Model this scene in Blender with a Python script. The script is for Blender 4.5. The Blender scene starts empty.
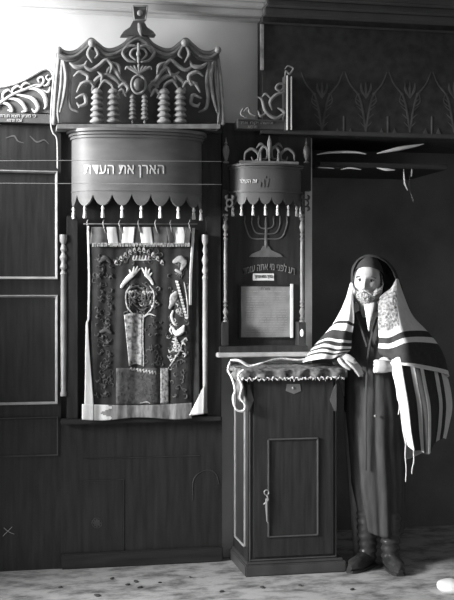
import bpy, bmesh, math, random
from mathutils import Vector, Matrix, noise
random.seed(7)
scn = bpy.context.scene
col = scn.collection
R = math.radians
# ------------------------------------------------------------------ camera
YAW = R(11.5); F = 1100.0; CAMZ = 1.56; D = 6.3; HZ = 290.0
cd = bpy.data.cameras.new('camera'); cam = bpy.data.objects.new('camera', cd); col.objects.link(cam)
cam.location = (0, -D, CAMZ); cam.rotation_euler = (R(90), 0, -YAW)
cd.sensor_fit = 'HORIZONTAL'; cd.sensor_width = 36; cd.lens = 36*F/454
cd.shift_y = (HZ-300)/454
cd.clip_start = .05
scn.camera = cam
# ------------------------------------------------------------------ world, light, exposure
w = bpy.data.worlds.new('world'); scn.world = w; w.use_nodes = True
w.node_tree.nodes['Background'].inputs[0].default_value = (1, 1, 1, 1)
w.node_tree.nodes['Background'].inputs[1].default_value = 0.18
def area(name, loc, target, size, sizey, power, spread=180):
    l = bpy.data.lights.new(name, 'AREA'); l.shape = 'RECTANGLE'; l.size = size; l.size_y = sizey
    l.energy = power; l.spread = R(spread)
    o = bpy.data.objects.new(name, l); col.objects.link(o); o.location = loc
    o.rotation_euler = (Vector(target)-Vector(loc)).to_track_quat('-Z', 'Y').to_euler(); return o
area('window_light', (-.75, -.42, 2.8), (.9, -.2, 2.6), .35, .5, 27, 120)
area('man_side_light', (-2.3, -1.4, 2.15), (2.1, -.4, 1.35), .55, .9, 23, 36)  # added beam aimed at the man, no window of its own
area('floor_fill_light', (-1.6, -1.9, 1.5), (1.0, -1.5, 0.0), .9, .6, 34, 70)  # added light that brightens the floor
vs = scn.view_settings
vs.view_transform = 'Standard'; vs.look = 'None'; vs.gamma = 1; vs.exposure = 0; vs.use_curve_mapping = False

# ------------------------------------------------------------------ helpers
def P(u, v, y):
    """point of the plane Y=y that the photograph shows at (u,v)"""
    k = (u-227)/F
    rx = math.sin(YAW)+math.cos(YAW)*k; ry = math.cos(YAW)-math.sin(YAW)*k
    d = (y+D)/ry
    return Vector((rx*d, y, CAMZ+(HZ-v)/F*d))
def X(u, y): return P(u, 290, y).x
def Z(u, v, y): return P(u, v, y).z
PX = 6.2/F
MATS = {}
def mat(name, c, rough=.6, var=.15, scale=8, stretch=(1, 1, 1), bump=0, metal=0, spec=.4, c2=None):
    if name in MATS: return MATS[name]
    m = bpy.data.materials.new(name); m.use_nodes = True; nt = m.node_tree; n = nt.nodes; l = nt.links
    b = n['Principled BSDF']; b.inputs['Roughness'].default_value = rough; b.inputs['Metallic'].default_value = metal
    b.inputs['Specular IOR Level'].default_value = spec
    tc = n.new('ShaderNodeTexCoord'); mp = n.new('ShaderNodeMapping'); mp.inputs['Scale'].default_value = stretch
    no = n.new('ShaderNodeTexNoise'); no.inputs['Scale'].default_value = scale; no.inputs['Detail'].default_value = 6
    l.new(tc.outputs['Object'], mp.inputs[0]); l.new(mp.outputs[0], no.inputs[0])
    cr = n.new('ShaderNodeValToRGB'); cr.color_ramp.elements[0].position = .3; cr.color_ramp.elements[1].position = .7
    a = c*(1-var); z = c*(1+var) if c2 is None else c2
    cr.color_ramp.elements[0].color = (a, a, a, 1); cr.color_ramp.elements[1].color = (z, z, z, 1)
    l.new(no.outputs[0], cr.inputs[0]); l.new(cr.outputs[0], b.inputs['Base Color'])
    if bump:
        bp = n.new('ShaderNodeBump'); bp.inputs['Strength'].default_value = bump; bp.inputs['Distance'].default_value = .01
        l.new(no.outputs[0], bp.inputs['Height']); l.new(bp.outputs[0], b.inputs['Normal'])
    MATS[name] = m; return m
WOOD = mat('dark_wood', .028, .5, .35, 6, (6, 6, .6), .15)
WOODH = mat('dark_wood_horizontal', .028, .5, .35, 6, (.6, 6, 6), .15)
CAB = mat('cabinet_wood', .03, .42, .35, 7, (6, 6, .5), .15)
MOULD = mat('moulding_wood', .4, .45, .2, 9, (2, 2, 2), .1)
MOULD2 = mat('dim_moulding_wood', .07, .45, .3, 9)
PLASTER = mat('plaster', .72, .9, .12, 2.2, (1, 1, 1), .25)
CEIL = mat('ceiling_plaster', .8, .9, .1, 2)
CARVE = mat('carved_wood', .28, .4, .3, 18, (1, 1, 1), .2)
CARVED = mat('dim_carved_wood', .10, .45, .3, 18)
PALE = mat('pale_painted_carving', .6, .5, .2, 15)
GROUND = mat('dark_painted_ground', .07, .7, .3, 12)
CANOPY = mat('painted_canopy', .14, .5, .2, 5, (1, 1, 3), .1)
TURN = mat('turned_wood', .30, .35, .2, 12)
LETTER = mat('painted_lettering', .7, .6, .1)
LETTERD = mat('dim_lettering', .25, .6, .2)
VELVET = mat('dark_velvet', .03, .9, .4, 10, (1, 1, 1), .2)
SATIN = mat('white_satin', .8, .4, .15, 6)
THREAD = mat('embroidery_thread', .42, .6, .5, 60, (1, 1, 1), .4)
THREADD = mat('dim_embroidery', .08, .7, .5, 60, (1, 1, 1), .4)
PAPER = mat('printed_paper', .24, .7, .25, 14)
INK = mat('ink', .06, .7, .1)
BRASS = mat('brass', .5, .35, .1, metal=.7)
WALLP = mat('patterned_frieze_paint', .045, .8, .3, 20)
STENCIL = mat('stencil_paint', .10, .8, .3, 20)
SKIN = mat('skin', .42, .5, .08, 30, bump=.1)
SKIND = mat('lip_skin', .3, .5, .1)
HAIR = mat('grey_beard_hair', .5, .7, .35, 60, (1, 1, .2), .5)
BROW = mat('brow_hair', .05, .7, .3, 60)
EYEW = mat('eye_white', .6, .2, .02); EYEB = mat('iris', .02, .15, .1)
WOOLW = mat('white_wool', .72, .85, .06, 30, (1, 1, 1), .15)
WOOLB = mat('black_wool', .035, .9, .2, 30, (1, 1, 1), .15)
ATARA = mat('silver_embroidery', .05, .5, .3, 70, (1, 1, 1), .9, c2=.5)
COAT = mat('coat_cloth', .05, .85, .25, 14, (3, 3, .6), .2)
LINEN = mat('shirt_linen', .7, .8, .05)
LEATHER = mat('boot_leather', .04, .3, .3, 20, bump=.3)
CLOTH = mat('striped_cloth', .3, .8, .6, 14)
WIRE = mat('wire', .35, .4, .05)
IRON = mat('iron', .25, .4, .2, metal=.5)

def link(name, mesh, m=None, parent=None):
    o = bpy.data.objects.new(name, mesh); col.objects.link(o)
    if m is not None:
        for k in (m if isinstance(m, (list, tuple)) else [m]): mesh.materials.append(k)
    if parent is not None:
        o.parent = parent
        o.matrix_parent_inverse = Matrix.Identity(4)
        if 'base' in parent.keys():      # root empties stand at their base; children meshes are shifted into its frame
            mesh.transform(Matrix.Translation(-Vector(parent['base'])))
        elif parent.parent is not None and 'base' in parent.parent.keys():
            mesh.transform(Matrix.Translation(-Vector(parent.parent['base'])))
    return o
ROOTS = []
def thing(name, label, cat, loc=(0, 0, 0), group=None):
    o = bpy.data.objects.new(name, None); col.objects.link(o); o.location = loc; o.empty_display_size = .1
    o['label'] = label; o['category'] = cat; o['base'] = tuple(loc); ROOTS.append(o)
    if group: o['group'] = group
    return o
def tag(o, label, cat, group=None):
    o['label'] = label; o['category'] = cat
    if group: o['group'] = group
    return o
def catmull(pts, n):
    pts = [Vector(p) for p in pts]; out = []
    if len(pts) < 3: return [pts[0].lerp(pts[-1], i/n) for i in range(n+1)]
    m = len(pts)-1
    for i in range(n+1):
        t = i/n*m; k = min(int(t), m-1); f = t-k
        p1, p2 = pts[k], pts[k+1]
        p0 = pts[k-1] if k > 0 else 2*p1-p2
        p3 = pts[k+2] if k+2 <= m else 2*p2-p1
        out.append(.5*((2*p1)+(p2-p0)*f+(2*p0-5*p1+4*p2-p3)*f*f+(3*p1-p0-3*p2+p3)*f**3))
    return out
class MB:
    def __init__(s): s.b = bmesh.new()
    def box(s, x0, x1, y0, y1, z0, z1, bev=0):
        r = bmesh.ops.create_cube(s.b, size=1)
        for v in r['verts']:
            v.co = Vector(((x0+x1)/2+v.co.x*(x1-x0), (y0+y1)/2+v.co.y*(y1-y0), (z0+z1)/2+v.co.z*(z1-z0)))
        if bev:
            es = list({e for v in r['verts'] for e in v.link_edges})
            bmesh.ops.bevel(s.b, geom=es, offset=bev, segments=2, affect='EDGES')
        return s
    def pbox(s, u0, v0, u1, v1, yf, yb, bev=0):
        um = (u0+u1)/2
        return s.box(X(u0, yf), X(u1, yf), yf, yb, Z(um, v1, yf), Z(um, v0, yf), bev)
    def tube(s, pts, rad, n=8, smooth=0, flat=1.0, ends=True):
        """rad: number or list; round caps"""
        if smooth: 
            k = len(pts)
            if isinstance(rad, (list, tuple)):
                rr = catmull([(q, 0, 0) for q in rad], smooth); rad = [max(q.x, .0003) for q in rr]
            pts = catmull(pts, smooth)
        pts = [Vector(p) for p in pts]; N = len(pts)
        if not isinstance(rad, (list, tuple)): rad = [rad]*N
        rings = []; nrm = None
        for i in range(N):
            t = (pts[min(i+1, N-1)]-pts[max(i-1, 0)])
            if t.length < 1e-9: t = Vector((0, 0, 1))
            t.normalize()
            if nrm is None:
                a = Vector((0, 1, 0)) if abs(t.y) < .9 else Vector((1, 0, 0))
                nrm = (a-t*a.dot(t)).normalized()
            else: nrm = (nrm-t*nrm.dot(t)).normalized()
            bn = t.cross(nrm)
            def ring(c, r): return [s.b.verts.new(c+(nrm*math.cos(2*math.pi*j/n)*flat+bn*math.sin(2*math.pi*j/n))*r) for j in range(n)]
            if i == 0 and ends: rings.append(ring(pts[0]-t*rad[0]*.75, rad[0]*.55))
            rings.append(ring(pts[i], rad[i]))
            if i == N-1 and ends: rings.append(ring(pts[-1]+t*rad[-1]*.75, rad[-1]*.55))
        for a, b in zip(rings, rings[1:]):
            for j in range(n): s.b.faces.new((a[j], a[(j+1) % n], b[(j+1) % n], b[j]))
        s.b.faces.new(rings[0][::-1]); s.b.faces.new(rings[-1]); return s
    def lathe(s, c, prof, n=16, sx=1, sy=1):
        """prof list of (r, z) absolute z relative to c"""
        c = Vector(c); rings = []
        for r, z in prof: rings.append([s.b.verts.new(c+Vector((sx*r*math.cos(2*math.pi*j/n), sy*r*math.sin(2*math.pi*j/n), z))) for j in range(n)])
        for a, b in zip(rings, rings[1:]):
            for j in range(n): s.b.faces.new((a[j], a[(j+1) % n], b[(j+1) % n], b[j]))
        s.b.faces.new(rings[0][::-1]); s.b.faces.new(rings[-1]); return s
    def ell(s, c, r, rot=None, n=16):
        m = Matrix.Translation(c) @ (rot.to_4x4() if rot else Matrix.Identity(4)) @ Matrix.Diagonal((*r, 1)) 
        bmesh.ops.create_uvsphere(s.b, u_segments=n, v_segments=max(6, n*2//3), radius=1, matrix=m); return s
    def prism(s, outline, y0, y1, px=True):
        """outline (u,v) pixel pairs measured on plane y0, extruded to y1"""
        a = [P(u, v, y0) if px else Vector((u, y0, v)) for u, v in outline]
        A = [s.b.verts.new(p) for p in a]; B = [s.b.verts.new((p.x, y1, p.z)) for p in a]
        n = len(A); s.b.faces.new(A); s.b.faces.new(B[::-1])
        for i in range(n): s.b.faces.new((A[i], B[i], B[(i+1) % n], A[(i+1) % n]))
        return s
    def grid(s, rows, idx=None, wrap=False):
        V = [[s.b.verts.new(p) for p in r] for r in rows]
        for i in range(len(V)-1):
            m = len(V[0])
            for j in range(m if wrap else m-1):
                f = s.b.faces.new((V[i][j], V[i][(j+1) % m], V[i+1][(j+1) % m], V[i+1][j]))
                if idx: f.material_index = idx((j+.5)/(m-1), (i+.5)/(len(V)-1))
        return V
    def ptube(s, pts, rpx, y, n=8, smooth=16, flat=1.0):
        """tube through (u,v[,dy]) points at plane y, radius in photo px"""
        q = [P(p[0], p[1], y+(p[2] if len(p) > 2 else 0)) for p in pts]
        rr = [r*PX for r in rpx] if isinstance(rpx, (list, tuple)) else rpx*PX
        return s.tube(q, rr, n, smooth, flat)
    def mesh(s, name, smooth=True):
        bmesh.ops.recalc_face_normals(s.b, faces=s.b.faces[:])
        me = bpy.data.meshes.new(name); s.b.to_mesh(me); s.b.free()
        if smooth:
            me.polygons.foreach_set('use_smooth', [True]*len(me.polygons))
            try: me.set_sharp_from_angle(angle=R(38))
            except Exception: pass
        return me
    def build(s, name, m, parent=None, smooth=True): return link(name, s.mesh(name, smooth), m, parent)
def struct(o):
    o['kind'] = 'structure'; return o
def solid(o, t=.004, off=0):
    md = o.modifiers.new('thickness', 'SOLIDIFY'); md.thickness = t; md.offset = off; return o
def baked(o):
    dg = bpy.context.evaluated_depsgraph_get(); me = bpy.data.meshes.new_from_object(o.evaluated_get(dg))
    bpy.data.objects.remove(o); return me
def text(name, s, rect, y, m, parent, ext=.002, arc=0, ymap=None, vsub=0):
    """Hebrew is given in reading order and reversed here; rect=(u0,v0,u1,v1)"""
    cu = bpy.data.curves.new(name, 'FONT'); cu.body = s[::-1]; cu.extrude = .06; cu.resolution_u = 3
    t = bpy.data.objects.new('tmp', cu); col.objects.link(t)
    me = baked(t)
    if len(me.vertices) == 0: return None
    xs = [v.co.x for v in me.vertices]; ys = [v.co.y for v in me.vertices]
    x0, x1, y0, y1 = min(xs), max(xs), min(ys), max(ys)
    for v in me.vertices:
        a = (v.co.x-x0)/(x1-x0); b = (v.co.y-y0)/(y1-y0)
        u = rect[0]+a*(rect[2]-rect[0]); vv = rect[3]+b*(rect[1]-rect[3]) + arc*(2*a-1)**2
        yy = y; 
        if ymap: yy = ymap(u)
        p = P(u, vv, yy); dy = -ext if v.co.z > 0 else ext
        v.co = Vector((p.x, p.y+dy, p.z))
    me.name = name
    return link(name, me, m, parent)

# ================================================================== SETTING
YL = -.08       # front plane of the panelled ark wall
struct(MB().box(-3.5, 5, -6.6, 1.2, -.1, 0).build('floor', mat('floor_tmp', .3), smooth=False))
fl = bpy.data.objects['floor']; fm = bpy.data.materials.new('worn_floor'); fm.use_nodes = True
n = fm.node_tree.nodes; l = fm.node_tree.links; b = n['Principled BSDF']; b.inputs['Roughness'].default_value = .8
tc = n.new('ShaderNodeTexCoord'); mp = n.new('ShaderNodeMapping'); mp.inputs['Scale'].default_value = (1, 1.6, 1)
no = n.new('ShaderNodeTexNoise'); no.inputs['Scale'].default_value = 5; no.inputs['Detail'].default_value = 10; no.inputs['Roughness'].default_value = .7
cr = n.new('ShaderNodeValToRGB'); e = cr.color_ramp.elements; e[0].position = .36; e[0].color = (.12, .12, .12, 1); e[1].position = .56; e[1].color = (.43, .43, .43, 1)
l.new(tc.outputs['Object'], mp.inputs[0]); l.new(mp.outputs[0], no.inputs[0]); l.new(no.outputs[0], cr.inputs[0]); l.new(cr.outputs[0], b.inputs['Base Color'])
bp = n.new('ShaderNodeBump'); bp.inputs['Strength'].default_value = .5; bp.inputs['Distance'].default_value = .02
l.new(no.outputs[0], bp.inputs['Height']); l.new(bp.outputs[0], b.inputs['Normal'])
fl.data.materials.clear(); fl.data.materials.append(fm)
ZC = Z(400, 6, -.12)
XR = X(312, 0)            # where the dark recess begins
struct(MB().box(-2.6, XR, 0, .12, 0, ZC).build('wall_back', PLASTER, smooth=False))
struct(MB().box(-2.6, 5, -4.2, 1.1, ZC, ZC+.1).build('ceiling', CEIL, smooth=False))
# dark recess right of the ark wall
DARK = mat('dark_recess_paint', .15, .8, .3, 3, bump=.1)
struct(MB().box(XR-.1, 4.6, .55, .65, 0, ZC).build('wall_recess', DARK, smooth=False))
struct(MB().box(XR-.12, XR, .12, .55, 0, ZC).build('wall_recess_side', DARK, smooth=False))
# frieze wall overhead, from the corner at u=262
YF = -.14
zb = Z(400, 137, YF); zt = Z(400, 31, YF)
fz = struct(MB().box(X(263, YF), 4.6, YF, -.001, zb, ZC).box(XR, 4.6, -.001, .55, zb, zb+.1).build('wall_frieze', WALLP, smooth=False))
# cornice at the ceiling
cz = MB()
for i, (dy, z0, z1) in enumerate([(.20, 0, .035), (.16, .035, .06), (.10, .06, .10), (.05, .10, .115)]):
    cz.box(-2.6, 4.6, -.02-dy+(-.12 if 0 else 0), -.001, ZC-z1, ZC-z0, .006)
struct(cz.build('trim_ceiling', mat('pale_cornice_paint', .6, .8, .15, 4))); cz = MB()
for i, (dy, z0, z1) in enumerate([(.19, 0, .04), (.13, .04, .07), (.07, .07, .11)]):
    cz.box(X(262, YF), 4.6, YF-dy, YF-.0, ZC-z1, ZC-z0, .006)

struct(cz.build('trim_cornice', mat('cornice_paint', .10, .7, .2, 5)))
tr = MB()
tr.box(X(262, YF)-.01, 4.6, YF-.02, YF-.001, zt, zt+.012, .003)
tr.box(X(262, YF)-.01, 4.6, YF-.03, YF-.001, zb-.005, zb+.02, .004)
struct(tr.build('trim_frieze', mat('frieze_trim', .07, .6)))
es = MB().pbox(260.5, 24, 264, 70, YF-.012, YF, .002)
struct(es.build('trim_corner', mat('corner_highlight', .45, .7, .3, 30)))  # pale strip paints in the light caught on the corner edge
# stencilled ornament on the frieze
st = MB()
for k in range(5):
    u0 = 322+k*44
    for sgn in (-1, 1):
        st.ptube([(u0, 132), (u0+sgn*3, 112), (u0+sgn*7, 96), (u0+sgn*16, 84), (u0+sgn*21, 72)], [1.0, 1.3, 1.1, .9, .5], YF-.001, 6, 20, .25)
        st.ptube([(u0+sgn*3, 108), (u0+sgn*10, 102), (u0+sgn*9, 94)], [.6, .8, .4], YF-.001, 6, 10, .25)
        for q in range(5):
            st.ptube([(u0+sgn*(2+q*1.2), 126-q*8), (u0+sgn*(6+q*1.6), 122-q*8)], [.9, .3], YF-.001, 5, 3, .25)
    for a in (-.8, 0, .8):
        st.ptube([(u0, 98), (u0+6*math.sin(a), 92-3*math.cos(a)), (u0+7*math.sin(a), 86-4*math.cos(a))], [.8, 1.6, .4], YF-.001, 6, 10, .25)
    st.ptube([(u0+22, 134), (u0+22, 117)], 1.3, YF-.001, 5, 3, .25)
    for sgn in (-1, 1): st.prism([(u0+22+sgn*4, 134), (u0+22+sgn*9, 134), (u0+22+sgn*6.5, 128)], YF-.003, YF)
o = struct(st.build('trim_stencil', STENCIL))

# ================================================================== PANELLED WALL OF THE ARK
def mould_frame(mb, u0, v0, u1, v1, yf, th=1.3, d=.016, sides='lrtb'):
    if 'l' in sides: mb.pbox(u0, v0, u0+th, v1, yf-d, yf, .003)
    if 'r' in sides: mb.pbox(u1-th, v0, u1, v1, yf-d, yf, .003)
    if 't' in sides: mb.pbox(u0, v0, u1, v0+th, yf-d, yf, .003)
    if 'b' in sides: mb.pbox(u0, v1-th, u1, v1, yf-d, yf, .003)
pw = thing('wood_panelling', 'dark panelled wooden wall left of the ark with pale moulding edges', 'panelling', (X(25, YL), YL, 0))
xl = -.9
m = MB(); m.box(xl, X(61, YL), YL, -.002, 0.0, Z(30, 123, YL)); m.build('board', WOOD, pw)
def panel(u0, v0, u1, v1, mm, parent, yf=YL, w=2.4):
    # recessed field framed by a bevelled moulding
    z0, z1 = Z((u0+u1)/2, v1, yf), Z((u0+u1)/2, v0, yf); x0, x1 = (xl+.06 if u0 < 0 else X(u0, yf)), X(u1, yf)
    t = w*PX; mb = MB()
    pts_o = [(x0, z0), (x1, z0), (x1, z1), (x0, z1)]; pts_i = [(x0+t, z0+t), (x1-t, z0+t), (x1-t, z1-t), (x0+t, z1-t)]
    vo = [mb.b.verts.new((x, yf-.014, z)) for x, z in pts_o]; vi = [mb.b.verts.new((x, yf+.0, z)) for x, z in pts_i]
    vb = [mb.b.verts.new((x, yf+.0, z)) for x, z in pts_o]
    vm = [mb.b.verts.new(((a[0]*.6+c[0]*.4), yf-.014, (a[1]*.6+c[1]*.4))) for a, c in zip(pts_o, pts_i)]
    for k in range(4):
        j = (k+1) % 4
        mb.b.faces.new((vo[k], vo[j], vm[j], vm[k])); mb.b.faces.new((vm[k], vm[j], vi[j], vi[k])); mb.b.faces.new((vb[k], vb[j], vo[j], vo[k]))
    return mb.build('panel_moulding', mm, parent)
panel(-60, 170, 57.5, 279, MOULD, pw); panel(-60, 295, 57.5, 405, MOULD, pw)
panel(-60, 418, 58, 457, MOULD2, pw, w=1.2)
b2 = MB().ptube([(6, 138), (14, 136), (18, 141), (24, 143)], [.4, .9, .7, .3], YL-.001, 6, 16, .3).ptube([(30, 136), (37, 142), (44, 140), (49, 144)], [.4, .9, .7, .3], YL-.001, 6, 16, .3)
b2.build('painted_scroll', STENCIL, pw)
hk = MB();  # crossed cobweb-like mark shaped from thin tubes
hk.ptube([(3, 536), (12, 527)], .35, YL-.006, 6, 3); hk.ptube([(4, 528), (9, 532), (14, 534)], .35, YL-.008, 6, 4)
tag(hk.build('crossed_mark', WIRE), 'tiny crossed cobweb-like mark low on the dark panelling at far left', 'hook')

# ---- carved wing and inscription strip left
YW = -.10
lw = thing('carved_wing', 'pale carved acanthus wing panel on top of the left panelling', 'carving', (X(25, YW), YW, Z(25, 123, YW)))
m = MB(); m.prism([(-30, 113), (53, 113), (52, 95), (50.5, 69), (46, 68.5), (41, 71), (36, 75), (28, 79), (18, 83), (8, 86), (-6, 88), (-30, 90)], YW, -.002)
m.build('back_board', mat('wing_ground', .13, .7, .3, 14), lw)
m = MB().ptube([(-30, 90), (-6, 87.5), (8, 85.5), (18, 82.5), (28, 78), (36, 73.5), (42, 70), (48, 69), (52, 72), (53, 77), (49, 80), (46, 77.5), (48, 75)], [1, 1, 1.2, 1.2, 1.3, 1.3, 1.3, 1.3, 1.3, 1.1, 1, .9, .6], YW-.006, 8, 60)
m.build('rim', PALE, lw)
m = MB()
m.ptube([(-6, 108), (3, 101), (14, 94), (26, 89), (36, 85), (44, 85)], [1.6, 1.5, 1.4, 1.3, 1, .5], YW-.008, 8, 30)
for pts, r in [([(26, 89), (36, 89), (44, 95), (46, 105), (44, 109)], [1, 1.6, 2.2, 1.6, .5]),
               ([(14, 94), (24, 96), (33, 99), (38, 107), (35, 112), (32, 109)], [1, 1.4, 2, 1.8, 1.2, .6]),
               ([(5, 99), (14, 99), (21, 102), (26, 110), (22, 112)], [1, 1.4, 1.9, 1.6, .6]),
               ([(-4, 104), (3, 103), (9, 105), (12, 111), (8, 110)], [1, 1.3, 1.6, 1.3, .5]),
               ([(33, 86), (40, 86), (44, 81), (42, 77), (38, 79), (39, 82)], [.8, 1.2, 1.2, 1.1, 1, .6]),
               ([(44, 86), (48, 84), (50, 78)], [.6, 1.4, .4]), ([(42, 90), (48, 92), (50, 87)], [.6, 1.3, .4]),
               ([(22, 90), (22, 86), (26, 83), (30, 84)], [.6, 1.1, 1.3, .5]), ([(12, 94), (13, 89), (18, 86), (21, 88)], [.6, 1.1, 1.3, .5]),
               ([(3, 100), (3, 94), (8, 90), (11, 92)], [.6, 1.2, 1.3, .5]), ([(-6, 104), (-5, 97), (-1, 92)], [.6, 1.2, .5])]:
    m.ptube(pts, r, YW-.007, 8, 22, .8)
m.build('acanthus_scroll', PALE, lw)
m = MB().pbox(-30, 113, 52, 122.5, YW-.008, -.002, .002); m.build('inscription_board', mat('strip_paint', .12, .6, .2), lw)
text('inscription', 'כי מציון תצא תורה', (0, 114.5, 36, 118.5), YW-.009, LETTER, lw)
text('inscription', 'שנת תרמא', (7, 119, 22, 121.8), YW-.009, LETTER, lw)
m = MB().ptube([(56, 53), (54.5, 70), (52.5, 90), (51, 112), (51, 126), (53, 133), (57, 140), (57.5, 168)], [.9, .9, .9, .8, .7, .7, .8, .8], YW-.014, 6, 40)
m.build('edge_moulding', PALE, lw)

# ---- ark body
YA = -.10
ark = thing('torah_ark', 'dark wooden ark bay with turned columns framing the embroidered curtain', 'ark', (X(140, YA), YA, 0))
m = MB(); m.box(X(61, YL), X(222, YL), YL, -.002, 0, Z(140, 419, YL)); m.box(X(61, YL), X(222, YL), YL+.02, -.002, Z(140, 419, YL), Z(140, 124, YL))
m.build('back_board', WOOD, ark)
m = MB().pbox(67, 216, 78, 419, YA-.03, YL, .003); m.build('stile', WOOD, ark)
m = MB().pbox(207, 216, 221, 419, YA-.03, YL, .003); m.build('stile', WOOD, ark)
m = MB().pbox(61, 418, 221, 423, YA-.05, YL, .004); m.build('sill', WOODH, ark)
m = MB().pbox(61, 124.5, 222, 131, YA-.02, YL, .004); m.build('top_rail', WOODH, ark)
m = MB().box(X(61, YL), X(222, YL), YL-.03, YL, 0, .085, .006); m.build('plinth', WOODH, ark)
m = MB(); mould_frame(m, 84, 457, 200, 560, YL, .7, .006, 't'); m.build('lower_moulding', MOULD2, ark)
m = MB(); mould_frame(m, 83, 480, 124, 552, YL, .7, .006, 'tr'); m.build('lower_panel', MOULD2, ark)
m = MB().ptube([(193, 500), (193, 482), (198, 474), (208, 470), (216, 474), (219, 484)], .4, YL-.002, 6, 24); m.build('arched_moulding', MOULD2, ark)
m = MB()
for k in range(8):
    a = k*math.pi/4; m.ptube([(97, 523), (97+3.4*math.cos(a), 523+3.4*math.sin(a))], [.8, 1.1], YL-.002, 6, 3, .5)
m.ptube([(97+5*math.cos(a*.3927), 523+5*math.sin(a*.3927)) for a in range(17)], .35, YL-.002, 6, 32)
m.build('rosette', MOULD2, ark)
def turned(u, v0, v1, y, rp, parent, name='column', mm=TURN):
    """turned column: knotted ends, long plain shaft"""
    c = P(u, v1, y); h = Z(u, v0, y)-c.z; r = rp*PX; pr = []
    def knot(a, bb, up):
        prof = [(1.25, 0), (1.25, .06), (.7, .1), (1.2, .18), (.6, .26), (.8, .34), (1.35, .48), (.8, .62), (.55, .68), (1.1, .76), (.6, .84), (1.15, .92), (.75, 1)]
        if not up: prof = [(q, 1-t) for q, t in prof][::-1]
        return [(r*q, a+(bb-a)*t) for q, t in prof]
    pr = knot(0, h*.2, True)+[(r*.8, h*.22), (r*.9, h*.45), (r*.8, h*.73)]+knot(h*.75, h, False)
    return MB().lathe(c, pr, 14).build(name, mm, parent)
def turned2(u, v0, v1, y, rp, parent, mm=TURN):
    c = P(u, v1, y); h = Z(u, v0, y)-c.z; r = rp*PX
    pr = [(r*1.1, 0), (r*1.1, h*.02), (r*.85, h*.03), (r, h*.4), (r*.9, h*.74)]
    for q, t in [(1.2, .75), (.6, .77), (1.2, .79), (.7, .82), (1.3, .85), (.6, .88), (1.1, .9), (.6, .93), (1.25, .95), (1.25, .99)]: pr.append((r*q, h*t))
    return MB().lathe(c, pr, 14).build('column', mm, parent)
turned2(63.5, 233, 396, YA-.025, 3.0, ark)
turned2(205, 233, 413, YA-.05, 2.6, ark)

# ---- canopy (curved valance box over the curtain)
CY = -.12; UL, UR = 72, 202; CD = .21
xc = (X(UL, CY)+X(UR, CY))/2; hw = (X(UR, CY)-X(UL, CY))/2
def even(fn, n=400):
    pts = [Vector(fn(i/n)) for i in range(n+1)]; acc = [0]
    for a, b_ in zip(pts, pts[1:]): acc.append(acc[-1]+(b_-a).length)
    def q(s):
        t = s*acc[-1]; lo, hi = 0, n
        while hi-lo > 1:
            m_ = (lo+hi)//2
            if acc[m_] <= t: lo = m_
            else: hi = m_
        return (lo+(t-acc[lo])/max(1e-9, acc[hi]-acc[lo]))/n
    return q
def cplan0(s, grow=0):      # s 0..1 along front
    a = math.pi*(1-s); ex = .62
    cx_, sx_ = math.cos(a), math.sin(a)
    return xc+(hw+grow)*math.copysign(abs(cx_)**.85, cx_), -.075-(CD+grow)*abs(sx_)**.75
cq = even(cplan0)
def cplan(s, grow=0): return cplan0(cq(s), grow)
def yfront(u):
    y = -.2
    for _ in range(60):
        q = min(1, abs((X(u, y)-xc)/hw))**(1/.85); y += .3*((-.075-CD*math.sqrt(max(0, 1-q*q))**.75)-y)
    return y
cp = thing('ark_canopy', 'bowed painted canopy over the curtain, lettered, with scalloped edge', 'canopy', (xc, -.1, Z(138, 200, -.28)))
zc = lambda v: Z(138, v, -.26)
NS = 200
def band(v0, v1, grow, name, mm, parent, bot=None, top=None):
    m = MB(); rows = [[], [], [], []]
    for i in range(NS+1):
        s = i/NS; x, y = cplan(s, grow); x2, y2 = cplan(s, grow-.014)
        zb_ = zc(v1) if bot is None else bot(s)
        rows[0].append((x, y, zc(v0))); rows[1].append((x, y, zb_)); rows[2].append((x2, min(y2, -.06) if 0 else y2, zb_)); rows[3].append((x2, y2, zc(v0)))
    m.grid(rows+[rows[0]]); return m.build(name, mm, parent)
NSC = 9
def scal(s):
    f = abs(math.sin(math.pi*s*NSC)); return zc(193)-(zc(193)-zc(207))*(1-f**1.4) if 0 else zc(207)+(zc(193)-zc(207))*f**.8
band(136, 193, 0, 'valance', CANOPY, cp, bot=lambda s: zc(206)+(zc(193)-zc(206))*(1-abs(math.sin(math.pi*s*NSC))**.6))
m = MB(); top = []
pts = [cplan(i/60, -.01) for i in range(61)]
vv = [m.b.verts.new((x, y, zc(131))) for x, y in pts]; m.b.faces.new(vv); m.build('roof_board', WOODH, cp)
band(129, 132, .028, 'top_moulding', CANOPY, cp); band(132.5, 135, .016, 'top_moulding', CANOPY, cp); band(135.5, 138, .008, 'top_moulding', CANOPY, cp)
band(190.3, 191.2, .003, 'lower_bead', CANOPY, cp)
def tassel(p, sc, parent, name='tassel', mm=SATIN):
    r = .011*sc
    return MB().lathe(p, [(.002*sc, .05*sc), (.003*sc, .02*sc), (r*.7, .012*sc), (r, 0), (r*.5, -.009*sc), (r*.8, -.015*sc), (r*1.1, -.05*sc), (r*.9, -.055*sc)], 8).build(name, mm, parent)
for k in range(NSC):
    x, y = cplan((k+.5)/NSC, -.004)
    z0 = zc(206); tassel((x, y, z0-.018), .9, cp)
text('lettering', 'הארן את העדת', (84, 165, 164, 177.5), -.3, LETTER, cp, ext=.002, ymap=lambda u: yfront(u)-.001)

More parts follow.
